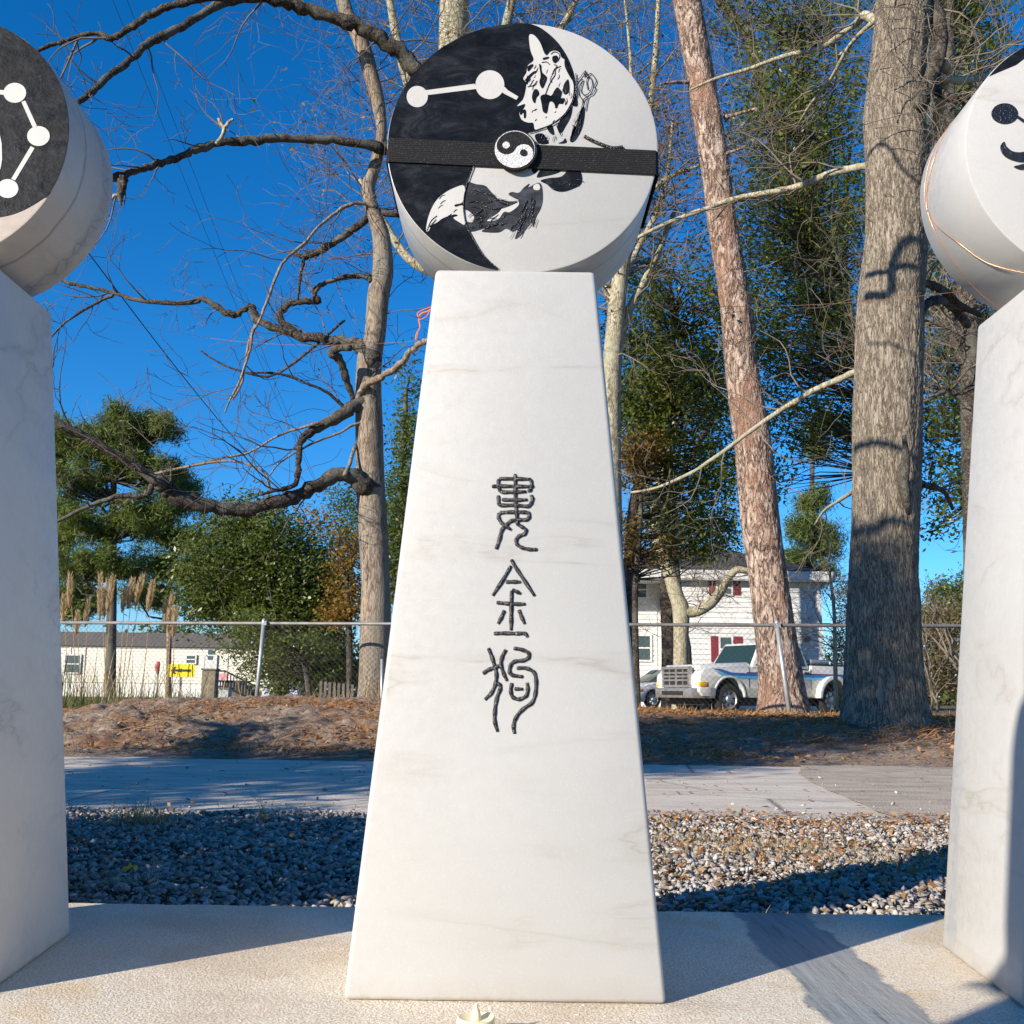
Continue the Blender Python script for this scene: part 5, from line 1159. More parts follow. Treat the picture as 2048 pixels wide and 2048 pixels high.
def build_mobile_home():
    Y = 55; x0, x1 = at(-260, 1340, Y).x, at(598, 1340, Y).x; zt = at(300, 1297, Y).z; zs = at(300, 1366, Y).z; z0 = at(300, 1394, Y).z; z0 = min(z0, .02) - .1
    t = thing('mobile_home', 'long cream mobile home with grey roof behind the fence at left', 'house', (x0, Y, 0))
    n = 11; hh = (zt - zs) / n
    for i in range(n):
        a, b = zs + i * hh, zs + (i + 1) * hh
        mb = MB(); mb.hull8([(x0, Y - .03, a), (x1, Y - .03, a), (x1, Y + .04, a), (x0, Y + .04, a), (x0, Y - .005, b - .002), (x1, Y - .005, b - .002), (x1, Y + .04, b - .002), (x0, Y + .04, b - .002)])
        mb.build('siding_board', MAT['cream'], t)
    MB().box((x0, Y + .045, zs), (x1, Y + 4.3, zt)).build('wall', MAT['cream'], t)
    k = int((x1 - x0) / .8); w_ = (x1 - x0) / k
    for i in range(k): MB().box((x0 + i * w_ + .01, Y + .02, z0), (x0 + (i + 1) * w_ - .01, Y + .06, zs - .01)).build('skirting_panel', MAT['skirt'], t)
    MB().box((x0 - .1, Y - .06, zt), (x1 + .1, Y - .035, zt + .12)).build('fascia', MAT['wht'], t)
    mb = MB(); mb.prism([(0, zt + .10), (4.7, zt + .10), (2.35, zt + .95)], x0 - .2, x1 + .2)
    mb.v = [(y, Y - .2 + x, z) for x, y, z in mb.v]; o = mb.build('roof', MAT['roofgrey'], t); fixn(o)
    def win(a, b, c, e, door=False):
        p, q = at(a, c, Y), at(b, e, Y); fr = MB(); X0, X1, Z1, Z0 = p.x, q.x, p.z, q.z; w = .07
        for A_, B_ in (((X0 - w, Z0 - w), (X1 + w, Z0)), ((X0 - w, Z1), (X1 + w, Z1 + w)), ((X0 - w, Z0), (X0, Z1)), ((X1, Z0), (X1 + w, Z1)), ((X0, (Z0 + Z1) / 2 - .03), (X1, (Z0 + Z1) / 2 + .03))):
            if door and A_[0] == X0 and B_[0] == X1: continue
            fr.box((A_[0], Y - .11, A_[1]), (B_[0], Y - .035, B_[1]))
        f = fr.build('door' if door else 'window', MAT['wht'], t)
        if door:
            MB().box((X0, Y - .09, Z0), (X1, Y - .04, Z1)).build('door_leaf', MAT['wht'], f)
            MB().box((X0 + .15, Y - .10, Z0 + 1.1), (X1 - .15, Y - .088, Z1 - .2)).build('pane', MAT['glass'], f)
        else:
            MB().box((X0, Y - .07, (Z0 + Z1) / 2 + .03), (X1, Y - .05, Z1)).build('pane', MAT['glass'], f)
            MB().box((X0, Y - .07, Z0), (X1, Y - .05, (Z0 + Z1) / 2 - .03)).build('pane', MAT['glass'], f)
    win(133, 159, 1311, 1345); win(375, 391, 1312, 1326); win(411, 431, 1312, 1342, True); win(20, 46, 1311, 1345)
    for px in (140, 170, 455): MB().box((px_x(px, 1300, Y), Y - .05, zs), (px_x(px, 1300, Y) + .08, Y - .036, zt - .005)).build('trim_strip', MAT['wht'], t)
    # steps with iron railing
    t = thing('entry_steps', 'wooden entry steps with black iron railing at the mobile home door', 'steps', at(460, 1390, 51))
    Ys = 51; p0 = at(432, 1350, Ys); p1 = at(515, 1384, Ys); zz = 0
    for i in range(4):
        a = i / 4; b = (i + 1) / 4; X0 = p0.x + 1.0 + (p1.x - p0.x - 1.0) * a; X1 = p0.x + 1.0 + (p1.x - p0.x - 1.0) * b
        MB().box((X0, Ys, -.05), (X1, Ys + 1.2, p0.z * .75 * (1 - a * .9))).build('step', MAT['roofgrey'], t)
    MB().box((p0.x - .3, Ys, -.05), (p0.x + 1.0, Ys + 1.3, p0.z * .78)).build('landing', MAT['roofgrey'], t)
    ra = at(450, 1342, Ys - .02); rb = at(516, 1375, Ys - .02); rl = at(430, 1342, Ys - .02)
    for za in (0, -.75):
        MB().tube([rl + Vector((0, 0, za)), ra + Vector((0, 0, za)), rb + Vector((0, 0, za * .9))], .045, 6).build('rail', MAT['blk'], t)
    for i in range(12):
        k = i / 11; q = ra.lerp(rb, k); MB().box((q.x - .025, Ys - .04, q.z - .78), (q.x + .025, Ys, q.z)).build('baluster', MAT['blk'], t)
    for i in range(5):
        k = i / 4; q = rl.lerp(ra, k); MB().box((q.x - .025, Ys - .04, q.z - .9), (q.x + .025, Ys, q.z)).build('baluster', MAT['wht'], t)
    # striped cloth over the rail
    a = at(428, 1347, Ys - .2); b = at(454, 1360, Ys - .2)
    o = MB().box((a.x, a.y - .03, b.z), (b.x, a.y, a.z)).build('hanging_cloth', plain('faded pink cloth', (.62, .30, .32), .8, .4, 3)); fixn(o); tag(o, 'faded pink and white cloth hanging on the step railing', 'cloth')
    # grey bins / clutter
    for (px0, px1, py0, py1, c, lab) in ((404, 428, 1340, 1400, (.20, .17, .12), 'weathered brown wooden post box left of the entry steps'), (438, 456, 1378, 1402, (.36, .42, .42), 'small pale grey bin in front of the entry steps')):
        a = at(px0, py0, 40); b = at(px1, py1, 40); o = MB().box((a.x, 40, max(-.03, b.z)), (b.x, 40.5, a.z)).build('yard_bin', plain('weathered ' + lab[:6], c, .9, .25, 4)); fixn(o, .02, 2)
        MB().box((a.x - .03, 39.96, a.z), (b.x + .03, 40.54, a.z + .06)).build('lid', MAT['roofgrey'], o); tag(o, lab, 'bin')
    # block in blue shade colour, standing in for the home's shaded end wall
    a = at(520, 1352, 48); b = at(600, 1394, 48)
    o = MB().hull8([(a.x, 48, -.03), (b.x, 48, -.03), (b.x, 50, -.03), (a.x, 50, -.03), (a.x + .3, 48.1, a.z * .85), (b.x - .1, 48.1, a.z), (b.x - .1, 49.9, a.z), (a.x + .3, 49.9, a.z * .85)]).build('shaded_end_block', plain('pale blue wall shade', (.42, .45, .62), .5, .35, 1.2)); fixn(o, .12, 3); tag(o, 'pale blue block standing in for the shaded end wall of the mobile home', 'stand-in')
    # picket fence and stump by the tree
    t = thing('picket_fence', 'low weathered picket fence just left of the bare tree foot', 'fence', at(640, 1398, 24))
    for i in range(8):
        px = 642 + i * 9; a = at(px, 1362 + (i * 37) % 9, 24); MB().box((a.x - .03, 24, -.03), (a.x + .03, 24.03, a.z)).build('picket', MAT['roofgrey'], t)
    a = at(640, 1374, 24); b = at(712, 1374, 24); MB().box((a.x, 24.032, a.z - .03), (b.x, 24.06, a.z + .03)).build('cross_rail', MAT['roofgrey'], t)
build_mobile_home()

def build_sign():
    Y = 19; a = at(336, 1328, Y); b = at(389, 1354, Y); cx = (a.x + b.x) / 2; cz = (a.z + b.z) / 2; hw = (b.x - a.x) / 2; hh = (a.z - b.z) / 2
    t = thing('arrow_sign', 'yellow sign with a black arrow pointing left behind the fence', 'sign', (cx, Y, 0))
    pl = [(cx - hw + .03, cz - hh), (cx + hw - .03, cz - hh), (cx + hw, cz - hh + .03), (cx + hw, cz + hh - .03), (cx + hw - .03, cz + hh), (cx - hw + .03, cz + hh), (cx - hw, cz + hh - .03), (cx - hw, cz - hh + .03)]
    poly_w(pl, Y, .004, plain('yellow sign paint', (.85, .66, .0), .45, .04), t, 'panel')
    s = hw / .245
    ar = [(-.19, 0), (-.11, .075), (-.09, .055), (-.115, .02), (-.03, .022), (.0, .04), (.015, .022), (.18, .022), (.18, -.022), (.015, -.022), (0, -.04), (-.03, -.022), (-.115, -.02), (-.09, -.055), (-.11, -.075)]
    poly_w([(cx + x * s, cz + y * s) for x, y in ar], Y - .005, .002, MAT['blk'], t, 'arrow')
    MB().box((cx - .02, Y + .006, -.03), (cx + .02, Y + .03, cz + hh * .8)).build('post', MAT['galv'], t)
    c = at(317, 1334, 20); t = thing('red_post_marker', 'thin post with a red reflective marker left of the arrow sign', 'marker post', (c.x, 20, 0))
    MB().tube([(c.x, 20, -.03), (c.x, 20, c.z + .10)], .018, 8).build('post', MAT['galv'], t)
    MB().tube([(c.x, 19.98, c.z - .12), (c.x - .02, 19.98, c.z), (c.x, 19.98, c.z + .1)], [.03, .055, .035], 8).build('red_marker', MAT['red'], t)
build_sign()

def build_pampas():
    g = np.random.default_rng(61); gr = random.Random(61)
    k = leafm('pampas plume', [(.42, .33, .24), (.55, .45, .34), (.34, .24, .16)], .45, .8); Y = 18.5
    root = thing('pampas_grass', 'clump of tall pampas grass with feathery tan plumes at far left', 'grass plant', at(230, 1410, Y))
    for px, py, h, w_, ln in ((140,1150,66,9,-6), (178,1195,60,7,4), (200,1150,90,8,-6), (216,1160,80,9,2), (228,1150,76,9,8), (266,1158,60,11,8), (286,1150,62,10,14), (306,1164,60,10,8), (332,1200,60,9,-2), (345,1190,74,9,4), (155,1225,46,6,-3), (250,1180,46,6,4), (352,1215,60,7,3), (128,1190,60,9,-4)):
        top = at(px, py, Y + g.uniform(-.5, .5)); bot = at(px - ln * 3, 1400, top.y); bot.z = 0
        P = [bot.lerp(top, q / 8) + Vector((0, 0, 0)) for q in range(9)]
        o = MB().tube(P, [.010 - .0008 * q for q in range(9)], 4).build('stalk', MAT['straw'], root)
        n = 300; t_ = g.random(n) ** .8; L = h / 2048 * Y
        c = np.array(tuple(top))[None] + np.stack([(ln * .004) * -t_ * L * 3, 0 * t_, -t_ * L], 1)
        prof = np.sin(np.clip(t_ * .95 + .05, 0, 1) * math.pi) ** .7 * w_ / 2048 * Y * .42
        a = g.uniform(0, 6.28, n); c += np.stack([np.cos(a) * prof, np.sin(a) * prof, 0 * a], 1)
        dx = np.stack([np.cos(a) * .035, np.sin(a) * .035, g.uniform(.04, .10, n)], 1); wd = np.stack([-np.sin(a), np.cos(a), 0 * a], 1) * .008
        V = np.stack([c - wd, c + wd, c + dx + wd * .3, c + dx - wd * .3], 1).reshape(-1, 3)
        mesh_np('plume', V, np.arange(4 * n).reshape(n, 4), k, o, False, 'stuff')
    Vs = []; Fs = []; n = 160; P = np.stack([g.normal(at(235, 1400, Y).x, 1.0, n), g.normal(Y, .5, n), np.zeros(n)], 1); blades(Vs, Fs, P, g.uniform(.5, 1.4, n), .016, g, .7)
    mesh_np('blades', np.concatenate(Vs), np.concatenate(Fs), MAT['straw'], root, False, 'stuff')
    # green grass at the left end of the mound
    Vs = []; Fs = []; n = 8000; x = g.uniform(-8.0, -4.1, n); y = g.uniform(11.6, 15, n); P = np.stack([x, y, mound_h(x, y)], 1)
    blades(Vs, Fs, P, g.uniform(.05, .20, n) * (1 + .8 * (vn(P * 1.3, 5) > .1)), .010, g, .8)
    x = g.normal(-5.6, .55, 160); y = g.normal(13, .5, 160); P = np.stack([x, y, mound_h(x, y)], 1); blades(Vs, Fs, P, g.uniform(.4, .8, 160), .010, g, .6)
    o = mesh_np('green_grass', np.concatenate(Vs), np.concatenate(Fs), MAT['grass'], None, False, 'stuff'); tag(o, 'unmown green grass at the left end of the mound by the fence', 'grass')
    n = 4000; Vs = []; Fs = []; x = g.uniform(2, 9, n); y = g.uniform(13.8, 20, n); P = np.stack([x, y, np.maximum(0, mound_h(x, y))], 1); blades(Vs, Fs, P, g.uniform(.05, .2, n), .012, g, .9)
    x = g.uniform(-3, 1, 2500); y = g.uniform(14.5, 22, 2500); P = np.stack([x, y, mound_h(x, y)], 1); blades(Vs, Fs, P, g.uniform(.1, .5, 2500), .012, g, .9)
    o = mesh_np('weeds', np.concatenate(Vs), np.concatenate(Fs), MAT['straw'], None, False, 'stuff'); tag(o, 'thin dry weeds along the foot of the fence behind the mound', 'weeds')
build_pampas()

# ------------------------------------------------------------ white house
def build_house():
    Y = 40; x0 = at(1330, 1200, Y).x; x1 = at(1641, 1200, Y).x; xl = at(1195, 1200, Y).x; zt = at(1500, 1163, Y).z; ez = at(1500, 1150, Y).z
    t = thing('white_house', 'two storey white sided house with red shutters and dark hip roof', 'house', (x1, Y, 0))
    def boards(X0, X1, Yw, n):
        h = zt / n
        for i in range(n):
            a, b = i * h, (i + 1) * h - .004
            MB().hull8([(X0, Yw - .035, a), (X1, Yw - .035, a), (X1, Yw + .02, a), (X0, Yw + .02, a), (X0, Yw - .006, b), (X1, Yw - .006, b), (X1, Yw + .02, b), (X0, Yw + .02, b)]).build('siding_board', MAT['siding'], t)
    boards(x0, x1 - .12, Y, 24); boards(xl, x0 - .12, Y + 1.5, 24)
    MB().box((x0, Y + .025, -.03), (x1, Y + 9, zt)).build('wall', MAT['siding'], t); MB().box((xl, Y + 1.525, -.03), (x0 - .003, Y + 9, zt)).build('wall', MAT['siding'], t)
    MB().box((x1 - .12, Y - .05, -.03), (x1 + .02, Y + .022, zt - .002)).build('corner_board', MAT['wht'], t); MB().box((x0 - .12, Y - .05, -.03), (x0, Y + .022, zt - .002)).build('corner_board', MAT['wht'], t)
    ov = .45; ex0, ex1, ey0, ey1 = xl - ov, x1 + ov, Y - ov, Y + 9 + ov
    MB().box((ex0, ey0, zt), (ex1, ey1, zt + .05)).build('soffit', MAT['wht'], t)
    MB().box((ex0 - .02, ey0 - .03, zt + .04), (ex1 + .02, ey0, ez + .12)).build('fascia', MAT['wht'], t)
    MB().box((ex1, ey0, zt + .04), (ex1 + .03, ey1, ez + .12)).build('fascia', MAT['wht'], t)
    rx = at(1400, 1095, Y + 4.5); rz = rx.z; rx0 = xl + 3.6; rx1 = max(rx0 + .3, rx.x + .6); ym = Y + 4.5; e = ez + .10
    rows = 14
    P = lambda a, b, k: tuple(a[i] + (b[i] - a[i]) * k for i in range(3))
    c = [(ex0, ey0, e), (ex1, ey0, e), (ex1, ey1, e), (ex0, ey1, e)]; rd = [(rx0, ym, rz), (rx1, ym, rz), (rx1, ym, rz), (rx0, ym, rz)]
    for i in range(rows):   # shingle courses, each a step proud of the one above
        k0, k1 = i / rows, (i + 1) / rows + .01; mb = MB(); up = Vector((0, 0, .03)); A = [Vector(P(c[j], rd[j], k0)) + up for j in range(4)]; B = [Vector(P(c[j], rd[j], min(1, k1))) + up * .2 for j in range(4)]; Lw = [v - up * 1.5 for v in A]
        for j in range(4):
            n_ = (j + 1) % 4; mb.quad(A[j], A[n_], B[n_], B[j]); mb.quad(Lw[j], Lw[n_], A[n_], A[j])
        mb.build('shingle_course', MAT['roofdark'], t)
    def win(a, b, c_, d_, Yw=Y, sh=(), muntin=True):
        p, q = at(a, c_, Yw), at(b, d_, Yw); X0, X1, Z1, Z0 = p.x, q.x, p.z, q.z; w_ = .07; fr = MB()
        for A_, B_ in (((X0 - w_, Z0 - w_), (X1 + w_, Z0)), ((X0 - w_, Z1), (X1 + w_, Z1 + w_)), ((X0 - w_, Z0), (X0, Z1)), ((X1, Z0), (X1 + w_, Z1)), ((X0, (Z0 + Z1) / 2 - .03), (X1, (Z0 + Z1) / 2 + .03))):
            fr.box((A_[0], Yw - .09, A_[1]), (B_[0], Yw - .04, B_[1]))
        f = fr.build('window', MAT['wht'], t)
        MB().box((X0, Yw - .07, (Z0 + Z1) / 2 + .03), (X1, Yw - .05, Z1)).build('pane', MAT['glass'], f); MB().box((X0, Yw - .07, Z0), (X1, Yw - .05, (Z0 + Z1) / 2 - .03)).build('pane', MAT['glass'], f)
        for (s0, s1) in sh:
            sx0, sx1 = at(s0, c_, Yw).x, at(s1, c_, Yw).x; m_ = MB(); m_.box((sx0, Yw - .06, Z0 - .05), (sx1, Yw - .04, Z1 + .05))
            for k in range(9):
                zz = Z0 + (Z1 - Z0) * (k + .5) / 9; m_.box((sx0 + .04, Yw - .075, zz - .02), (sx1 - .04, Yw - .0605, zz + .02))
            m_.build('shutter', MAT['shut'], t)
    win(1434, 1462, 1164, 1188, Y, ((1417, 1431), (1465, 1480))); win(1440, 1463, 1275, 1322, Y, ((1421, 1436), (1468, 1484)))
    win(1528, 1550, 1275, 1318, Y, ((1510, 1523), (1555, 1569)))
    win(1268, 1292, 1164, 1195, Y + 1.5); win(1268, 1300, 1272, 1320, Y + 1.5)
    p = at(1612, 1278, Y); MB().box((p.x - .12, Y - .10, p.z - .10), (p.x + .12, Y - .036, p.z + .10)).build('wall_vent', MAT['roofgrey'], t)
build_house()

# ------------------------------------------------------------ pickup truck
MAT['carwhite'] = plain('white truck paint', (.55, .55, .535), .28, .03, 2, .5, coat=.6, bump=.02)
MAT['chrome'] = plain('dull chrome', (.42, .40, .39), .35, .12, 5, .5, .7)
MAT['rubber'] = plain('tyre rubber', (.018, .018, .018), .85, .2)
MAT['blue'] = plain('blue stripe', (.02, .13, .42), .35, .05, coat=.4); MAT['teal'] = plain('light blue stripe', (.10, .42, .66), .35, .05, coat=.4)
MAT['tan'] = plain('grey beige lower paint', (.46, .46, .40), .4, .06, 3, coat=.3); MAT['maroon'] = plain('maroon stripe', (.10, .015, .05), .4, .05)
MAT['carglass'] = N('tinted car glass').fin((.015, .035, .035), .05, None, .5); MAT['lens'] = N('headlamp lens').fin((.62, .62, .60), .12, None, .8)
MAT['amber'] = N('amber lens').fin((.80, .38, .0), .2, None, .6); MAT['silver'] = plain('silver car paint', (.50, .51, .53), .3, .03, coat=.6)
def arch(cx, r_, z0, a0=0, a1=180, n=12): return [(cx + r_ * math.cos(R(a)), z0 + r_ * math.sin(R(a))) for a in [a0 + (a1 - a0) * k / n for k in range(n + 1)]]
def wheel(parent, x, y, r_, wdt, rim):
    n = 28; mb = MB(); prof = [(.60, -.5), (.86, -.5), (.97, -.40), (1, -.25), (1, .25), (.97, .40), (.86, .5), (.60, .5)]
    for pr, py in prof:
        for k in range(n): a = 2 * math.pi * k / n; mb.v.append((x + pr * r_ * math.cos(a), y + py * wdt, r_ + pr * r_ * math.sin(a)))
    m_ = len(prof)
    for j in range(m_):
        for k in range(n): mb.f.append((j * n + k, j * n + (k + 1) % n, ((j + 1) % m_) * n + (k + 1) % n, ((j + 1) % m_) * n + k))
    w_ = mb.build('wheel', MAT['rubber'], parent); fixn(w_); autosmooth(w_, 40)
    s = -1 if y < 1 else 1; mb = MB(); yo = y + s * wdt * .30
    for k in range(n):
        a, b = 2 * math.pi * k / n, 2 * math.pi * (k + 1) / n; f = lambda rr, aa, yy: (x + rr * r_ * math.cos(aa), yy, r_ + rr * r_ * math.sin(aa))
        for (r0, y0), (r1, y1) in zip([(.61, y + s * wdt * .46), (.54, yo), (.30, yo), (.22, yo + s * .05), ], [(.54, yo), (.30, yo), (.22, yo + s * .05), (.0001, yo + s * .06)]):
            if r0 == .54 and (k % 4 == 0): continue
            mb.quad(f(r0, a, y0), f(r0, b, y0), f(r1, b, y1), f(r1, a, y1))
    o = mb.build('rim', rim, w_); o.matrix_parent_inverse = Matrix.Identity(4); return w_
def build_truck():
    # local: x back along the truck, y 0..2 width (y=0 is the side seen), z up
    t = bpy.data.objects.new('pickup_truck', None); C.objects.link(t)
    tag(t, 'white pickup truck with blue side stripes parked beyond the leaning pine', 'truck')
    def pt(mb, nm, mt, bev=0, par=None, sm=True):
        o = mb.build(nm, MAT[mt], None); fixn(o, bev, 2); 
        if sm: autosmooth(o, 35)
        o.parent = par or t; return o
    Wd = 2.02; WR = .41; fw, rw = 1.02, 4.72
    low = [(.12, .48), (fw - .50, .48)] + [(x, z) for x, z in arch(fw, .50, .46, 180, 0)] + [(fw + .50, .46), (rw - .52, .46)] + arch(rw, .52, .46, 180, 0) + [(rw + .52, .46), (6.15, .50), (6.20, .62), (6.20, 1.34), (4.02, 1.34), (3.98, 1.20), (1.72, 1.24), (1.60, 1.27), (.55, 1.22), (.20, 1.16), (.05, 1.02), (.02, .60)]
    body = pt(MB().prism(low, .04, Wd - .04), 'body', 'carwhite', .03)
    # hood, domed
    mb = MB(); mb.hull8([(.10, .12, 1.14), (1.92, .10, 1.22), (1.92, Wd - .10, 1.22), (.10, Wd - .12, 1.14), (.20, .26, 1.29), (1.86, .24, 1.39), (1.86, Wd - .24, 1.39), (.20, Wd - .26, 1.29)]); pt(mb, 'hood', 'carwhite', .05)
    # cab greenhouse
    z0, z1 = 1.24, 1.93
    mb = MB(); mb.hull8([(1.86, .10, z0), (3.98, .10, z0), (3.98, Wd - .10, z0), (1.86, Wd - .10, z0), (2.32, .26, z1), (3.82, .26, z1), (3.82, Wd - .26, z1), (2.32, Wd - .26, z1)]); pt(mb, 'cab', 'carwhite', .04)
    def cy(z): return .10 + (z - z0) / (z1 - z0) * .16
    def side(x00, x01, x10, x11, za, zb, nm):
        mb = MB(); mb.hull8([(x00, cy(za) - .012, za), (x01, cy(za) - .012, za), (x01, cy(za) + .02, za), (x00, cy(za) + .02, za), (x10, cy(zb) - .012, zb), (x11, cy(zb) - .012, zb), (x11, cy(zb) + .02, zb), (x10, cy(zb) + .02, zb)]); return pt(mb, nm, 'carglass', 0, None, False)
    side(2.10, 2.86, 2.42, 2.86, 1.32, 1.84, 'side_window'); side(2.98, 3.84, 2.98, 3.74, 1.32, 1.84, 'side_window')
    wx = lambda z: 1.86 + (z - z0) / (z1 - z0) * .46
    mb = MB(); za, zb = 1.30, 1.87; mb.hull8([(wx(za) - .02, .22, za), (wx(za) + .03, .22, za), (wx(za) + .03, Wd - .22, za), (wx(za) - .02, Wd - .22, za), (wx(zb) - .02, .32, zb), (wx(zb) + .03, .32, zb), (wx(zb) + .03, Wd - .32, zb), (wx(zb) - .02, Wd - .32, zb)]); pt(mb, 'windshield', 'carglass', 0, None, False)
    # front end
    gf = MB()
    for a, b in (((-.05, .40, .70), (.06, .48, 1.24)), ((-.05, Wd - .48, .70), (.06, Wd - .40, 1.24)), ((-.05, .48, 1.17), (.06, Wd - .48, 1.24)), ((-.05, .48, .70), (.06, Wd - .48, .76)), ((-.04, .48, .86), (.05, Wd - .48, .905)), ((-.04, .48, .955), (.05, Wd - .48, 1.0)), ((-.04, .48, 1.05), (.05, Wd - .48, 1.095)), ((-.035, .97, .76), (.045, 1.05, 1.17)), ((-.035, .70, .76), (.045, .73, 1.17)), ((-.035, 1.29, .76), (.045, 1.32, 1.17))): gf.box(a, b)
    gr = pt(gf, 'grille', 'chrome', 0, None, False); MB_ = MB().box((-.012, .48, .76), (.02, Wd - .48, 1.17)); pt(MB_, 'grille_back', 'blk', 0, None, False)
    pt(MB().box((.3, .25, .24), (6.0, Wd - .25, .52)), 'chassis', 'blk', 0, None, False)
    for y in (.10, Wd - .42):
        pt(MB().hull8([(.0, y, .76), (.12, y, .74), (.12, y + .32, .74), (.0, y + .32, .76), (.04, y, 1.04), (.14, y, 1.04), (.14, y + .32, 1.04), (.04, y + .32, 1.04)]), 'headlight', 'lens', .02)
    pt(MB().box((.02, .028, .72), (.28, .12, .84)), 'turn_signal', 'amber', .01); pt(MB().box((.02, Wd - .12, .72), (.28, Wd - .028, .84)), 'turn_signal', 'amber', .01)
    bp = MB(); bp.hull8([(-.14, .20, .42), (-.14, Wd - .20, .42), (.50, Wd + .0, .42), (.50, 0, .42), (-.16, .22, .68), (-.16, Wd - .22, .68), (.52, Wd + .01, .70), (.52, -.01, .70)]); pt(bp, 'front_bumper', 'chrome', .03)
    pt(MB().box((-.172, .55, .50), (-.15, Wd - .55, .60)), 'bumper_slot', 'blk', 0, None, False); 
    # wheels
    for (x, y) in ((fw, .17), (rw, .17), (fw, Wd - .17), (rw, Wd - .17)):
        w_ = wheel(t, x, y, WR, .27, MAT['chrome'])
    for c_ in t.children:
        if c_.name.startswith('wheel'): c_.matrix_parent_inverse = Matrix.Identity(4)
    # arch liners, rocker and rear flare
    for x, r_ in ((fw, .50), (rw, .52)):
        pt(MB().prism(arch(x, r_ + .0, .46, 180, 0) + [(x + r_, .46)], .30, Wd - .30), 'wheel_well', 'blk', 0, None, False)
    out = arch(rw, .62, .46, 180, 0) + arch(rw, .505, .46, 0, 180); pt(MB().prism(out, -.16, .06), 'rear_fender_flare', 'carwhite', .03); pt(MB().prism([(x, z) for x, z in out], Wd - .06, Wd + .16), 'rear_fender_flare', 'carwhite', .03)
    out = arch(fw, .56, .46, 178, 2) + arch(fw, .505, .46, 2, 178); pt(MB().prism(out, .012, .06), 'front_arch_lip', 'carwhite', .01)
    # stripes along the side
    def strip(z0_, z1_, mt, nm, x0_=1.62, x1_=6.19, dy=.0):
        pts = [(x0_, z0_ + .0), (x1_, z0_), (x1_, z1_), (x0_, z1_)]
        pt(MB().prism(pts, .032 - dy, .045), nm, mt, 0, None, False)
    strip(1.02, 1.09, 'blue', 'side_stripe'); strip(.95, 1.015, 'teal', 'side_stripe'); strip(1.095, 1.12, 'maroon', 'side_stripe')
    pt(MB().prism([(1.60, 1.02), (1.60, 1.09), (1.1, 1.10), (.75, 1.18), (.45, 1.19), (.70, 1.12), (1.0, 1.03)], .030, .045), 'side_stripe', 'blue', 0, None, False)
    pt(MB().prism([(1.60, .95), (1.60, 1.015), (1.05, 1.015), (.72, 1.10), (.52, 1.14), (.74, 1.02), (1.05, .98)], .031, .045), 'side_stripe', 'teal', 0, None, False)
    pt(MB().prism([(1.56, .50), (rw - .60, .50), (rw - .60, .70), (1.56, .70)], .030, .045), 'lower_panel', 'tan', 0, None, False)
    for x in (1.70, 2.90, 3.95): pt(MB().box((x, .034, .52), (x + .015, .05, 1.24)), 'door_gap', 'blk', 0, None, False)
    for x in (2.65, 3.72): pt(MB().box((x, .005, 1.12), (x + .16, .05, 1.16)), 'door_handle', 'blk', 0, None, False)
    pt(MB().hull8([(1.98, -.22, 1.28), (2.10, -.22, 1.28), (2.10, -.02, 1.28), (1.98, -.02, 1.28), (1.98, -.22, 1.52), (2.10, -.22, 1.52), (2.10, -.02, 1.52), (1.98, -.02, 1.52)]), 'side_mirror', 'blk', .03)
    pt(MB().box((2.02, -.03, 1.30), (2.08, .13, 1.34)), 'mirror_arm', 'blk', 0, None, False)
    pt(MB().box((4.06, .10, 1.342), (6.15, Wd - .10, 1.40)), 'bed_cover', 'blk', .02)
    for y in (.2, Wd - .3): pt(MB().box((4.15, y, 1.405), (4.85, y + .1, 1.52)), 'bed_rack', 'chrome', .01)
    pt(MB().box((4.15, .3, 1.46), (4.85, Wd - .3, 1.52)), 'tool_box', 'chrome', .02)
    ang = R(-28); p = at(1426, 1400, 28.5)
    t.location = (p.x - .34, 28.5, -.05); t.rotation_euler = (0, 0, R(28)); t.scale = (1.04, 1.04, 1.07)
    return t
build_truck()
def build_car():
    t = bpy.data.objects.new('parked_car', None); C.objects.link(t); tag(t, 'silver car nose showing between the centre pillar and the double trunk', 'car')
    def pt(mb, nm, mt, bev=0): o = mb.build(nm, MAT[mt], None); fixn(o, bev, 2); autosmooth(o, 35); o.parent = t; return o
    low = [(.1, .25), (.50, .25)] + arch(.88, .38, .30, 180, 0) + [(3.2, .25)] + arch(3.55, .38, .30, 180, 0) + [(4.35, .28), (4.45, .6), (4.3, .95), (3.6, 1.0), (1.5, .98), (.9, .90), (.25, .74), (.02, .55)]
    pt(MB().prism(low, 0, 1.76), 'body', 'silver', .06)
    pt(MB().hull8([(1.15, .10, .95), (4.1, .10, .95), (4.1, 1.66, .95), (1.15, 1.66, .95), (1.95, .28, 1.42), (3.5, .28, 1.42), (3.5, 1.48, 1.42), (1.95, 1.48, 1.42)]), 'cabin', 'carglass', .05)
    pt(MB().box((1.98, .30, 1.405), (3.48, 1.46, 1.45)), 'roof', 'silver', .02)
    pt(MB().box((.06, -.01, .60), (.40, .12, .70)), 'headlight', 'amber', .02); pt(MB().box((.02, .5, .36), (.04, 1.2, .5)), 'grille', 'blk')
    for x in (.88, 3.55):
        for y in (.12, 1.64): wheel(t, x, y, .33, .2, MAT['chrome'])
    for c_ in t.children: c_.matrix_parent_inverse = Matrix.Identity(4)
    p = at(1268, 1400, 36.5); t.location = (p.x, 36.5, -.02); t.rotation_euler = (0, 0, R(30))
build_car()

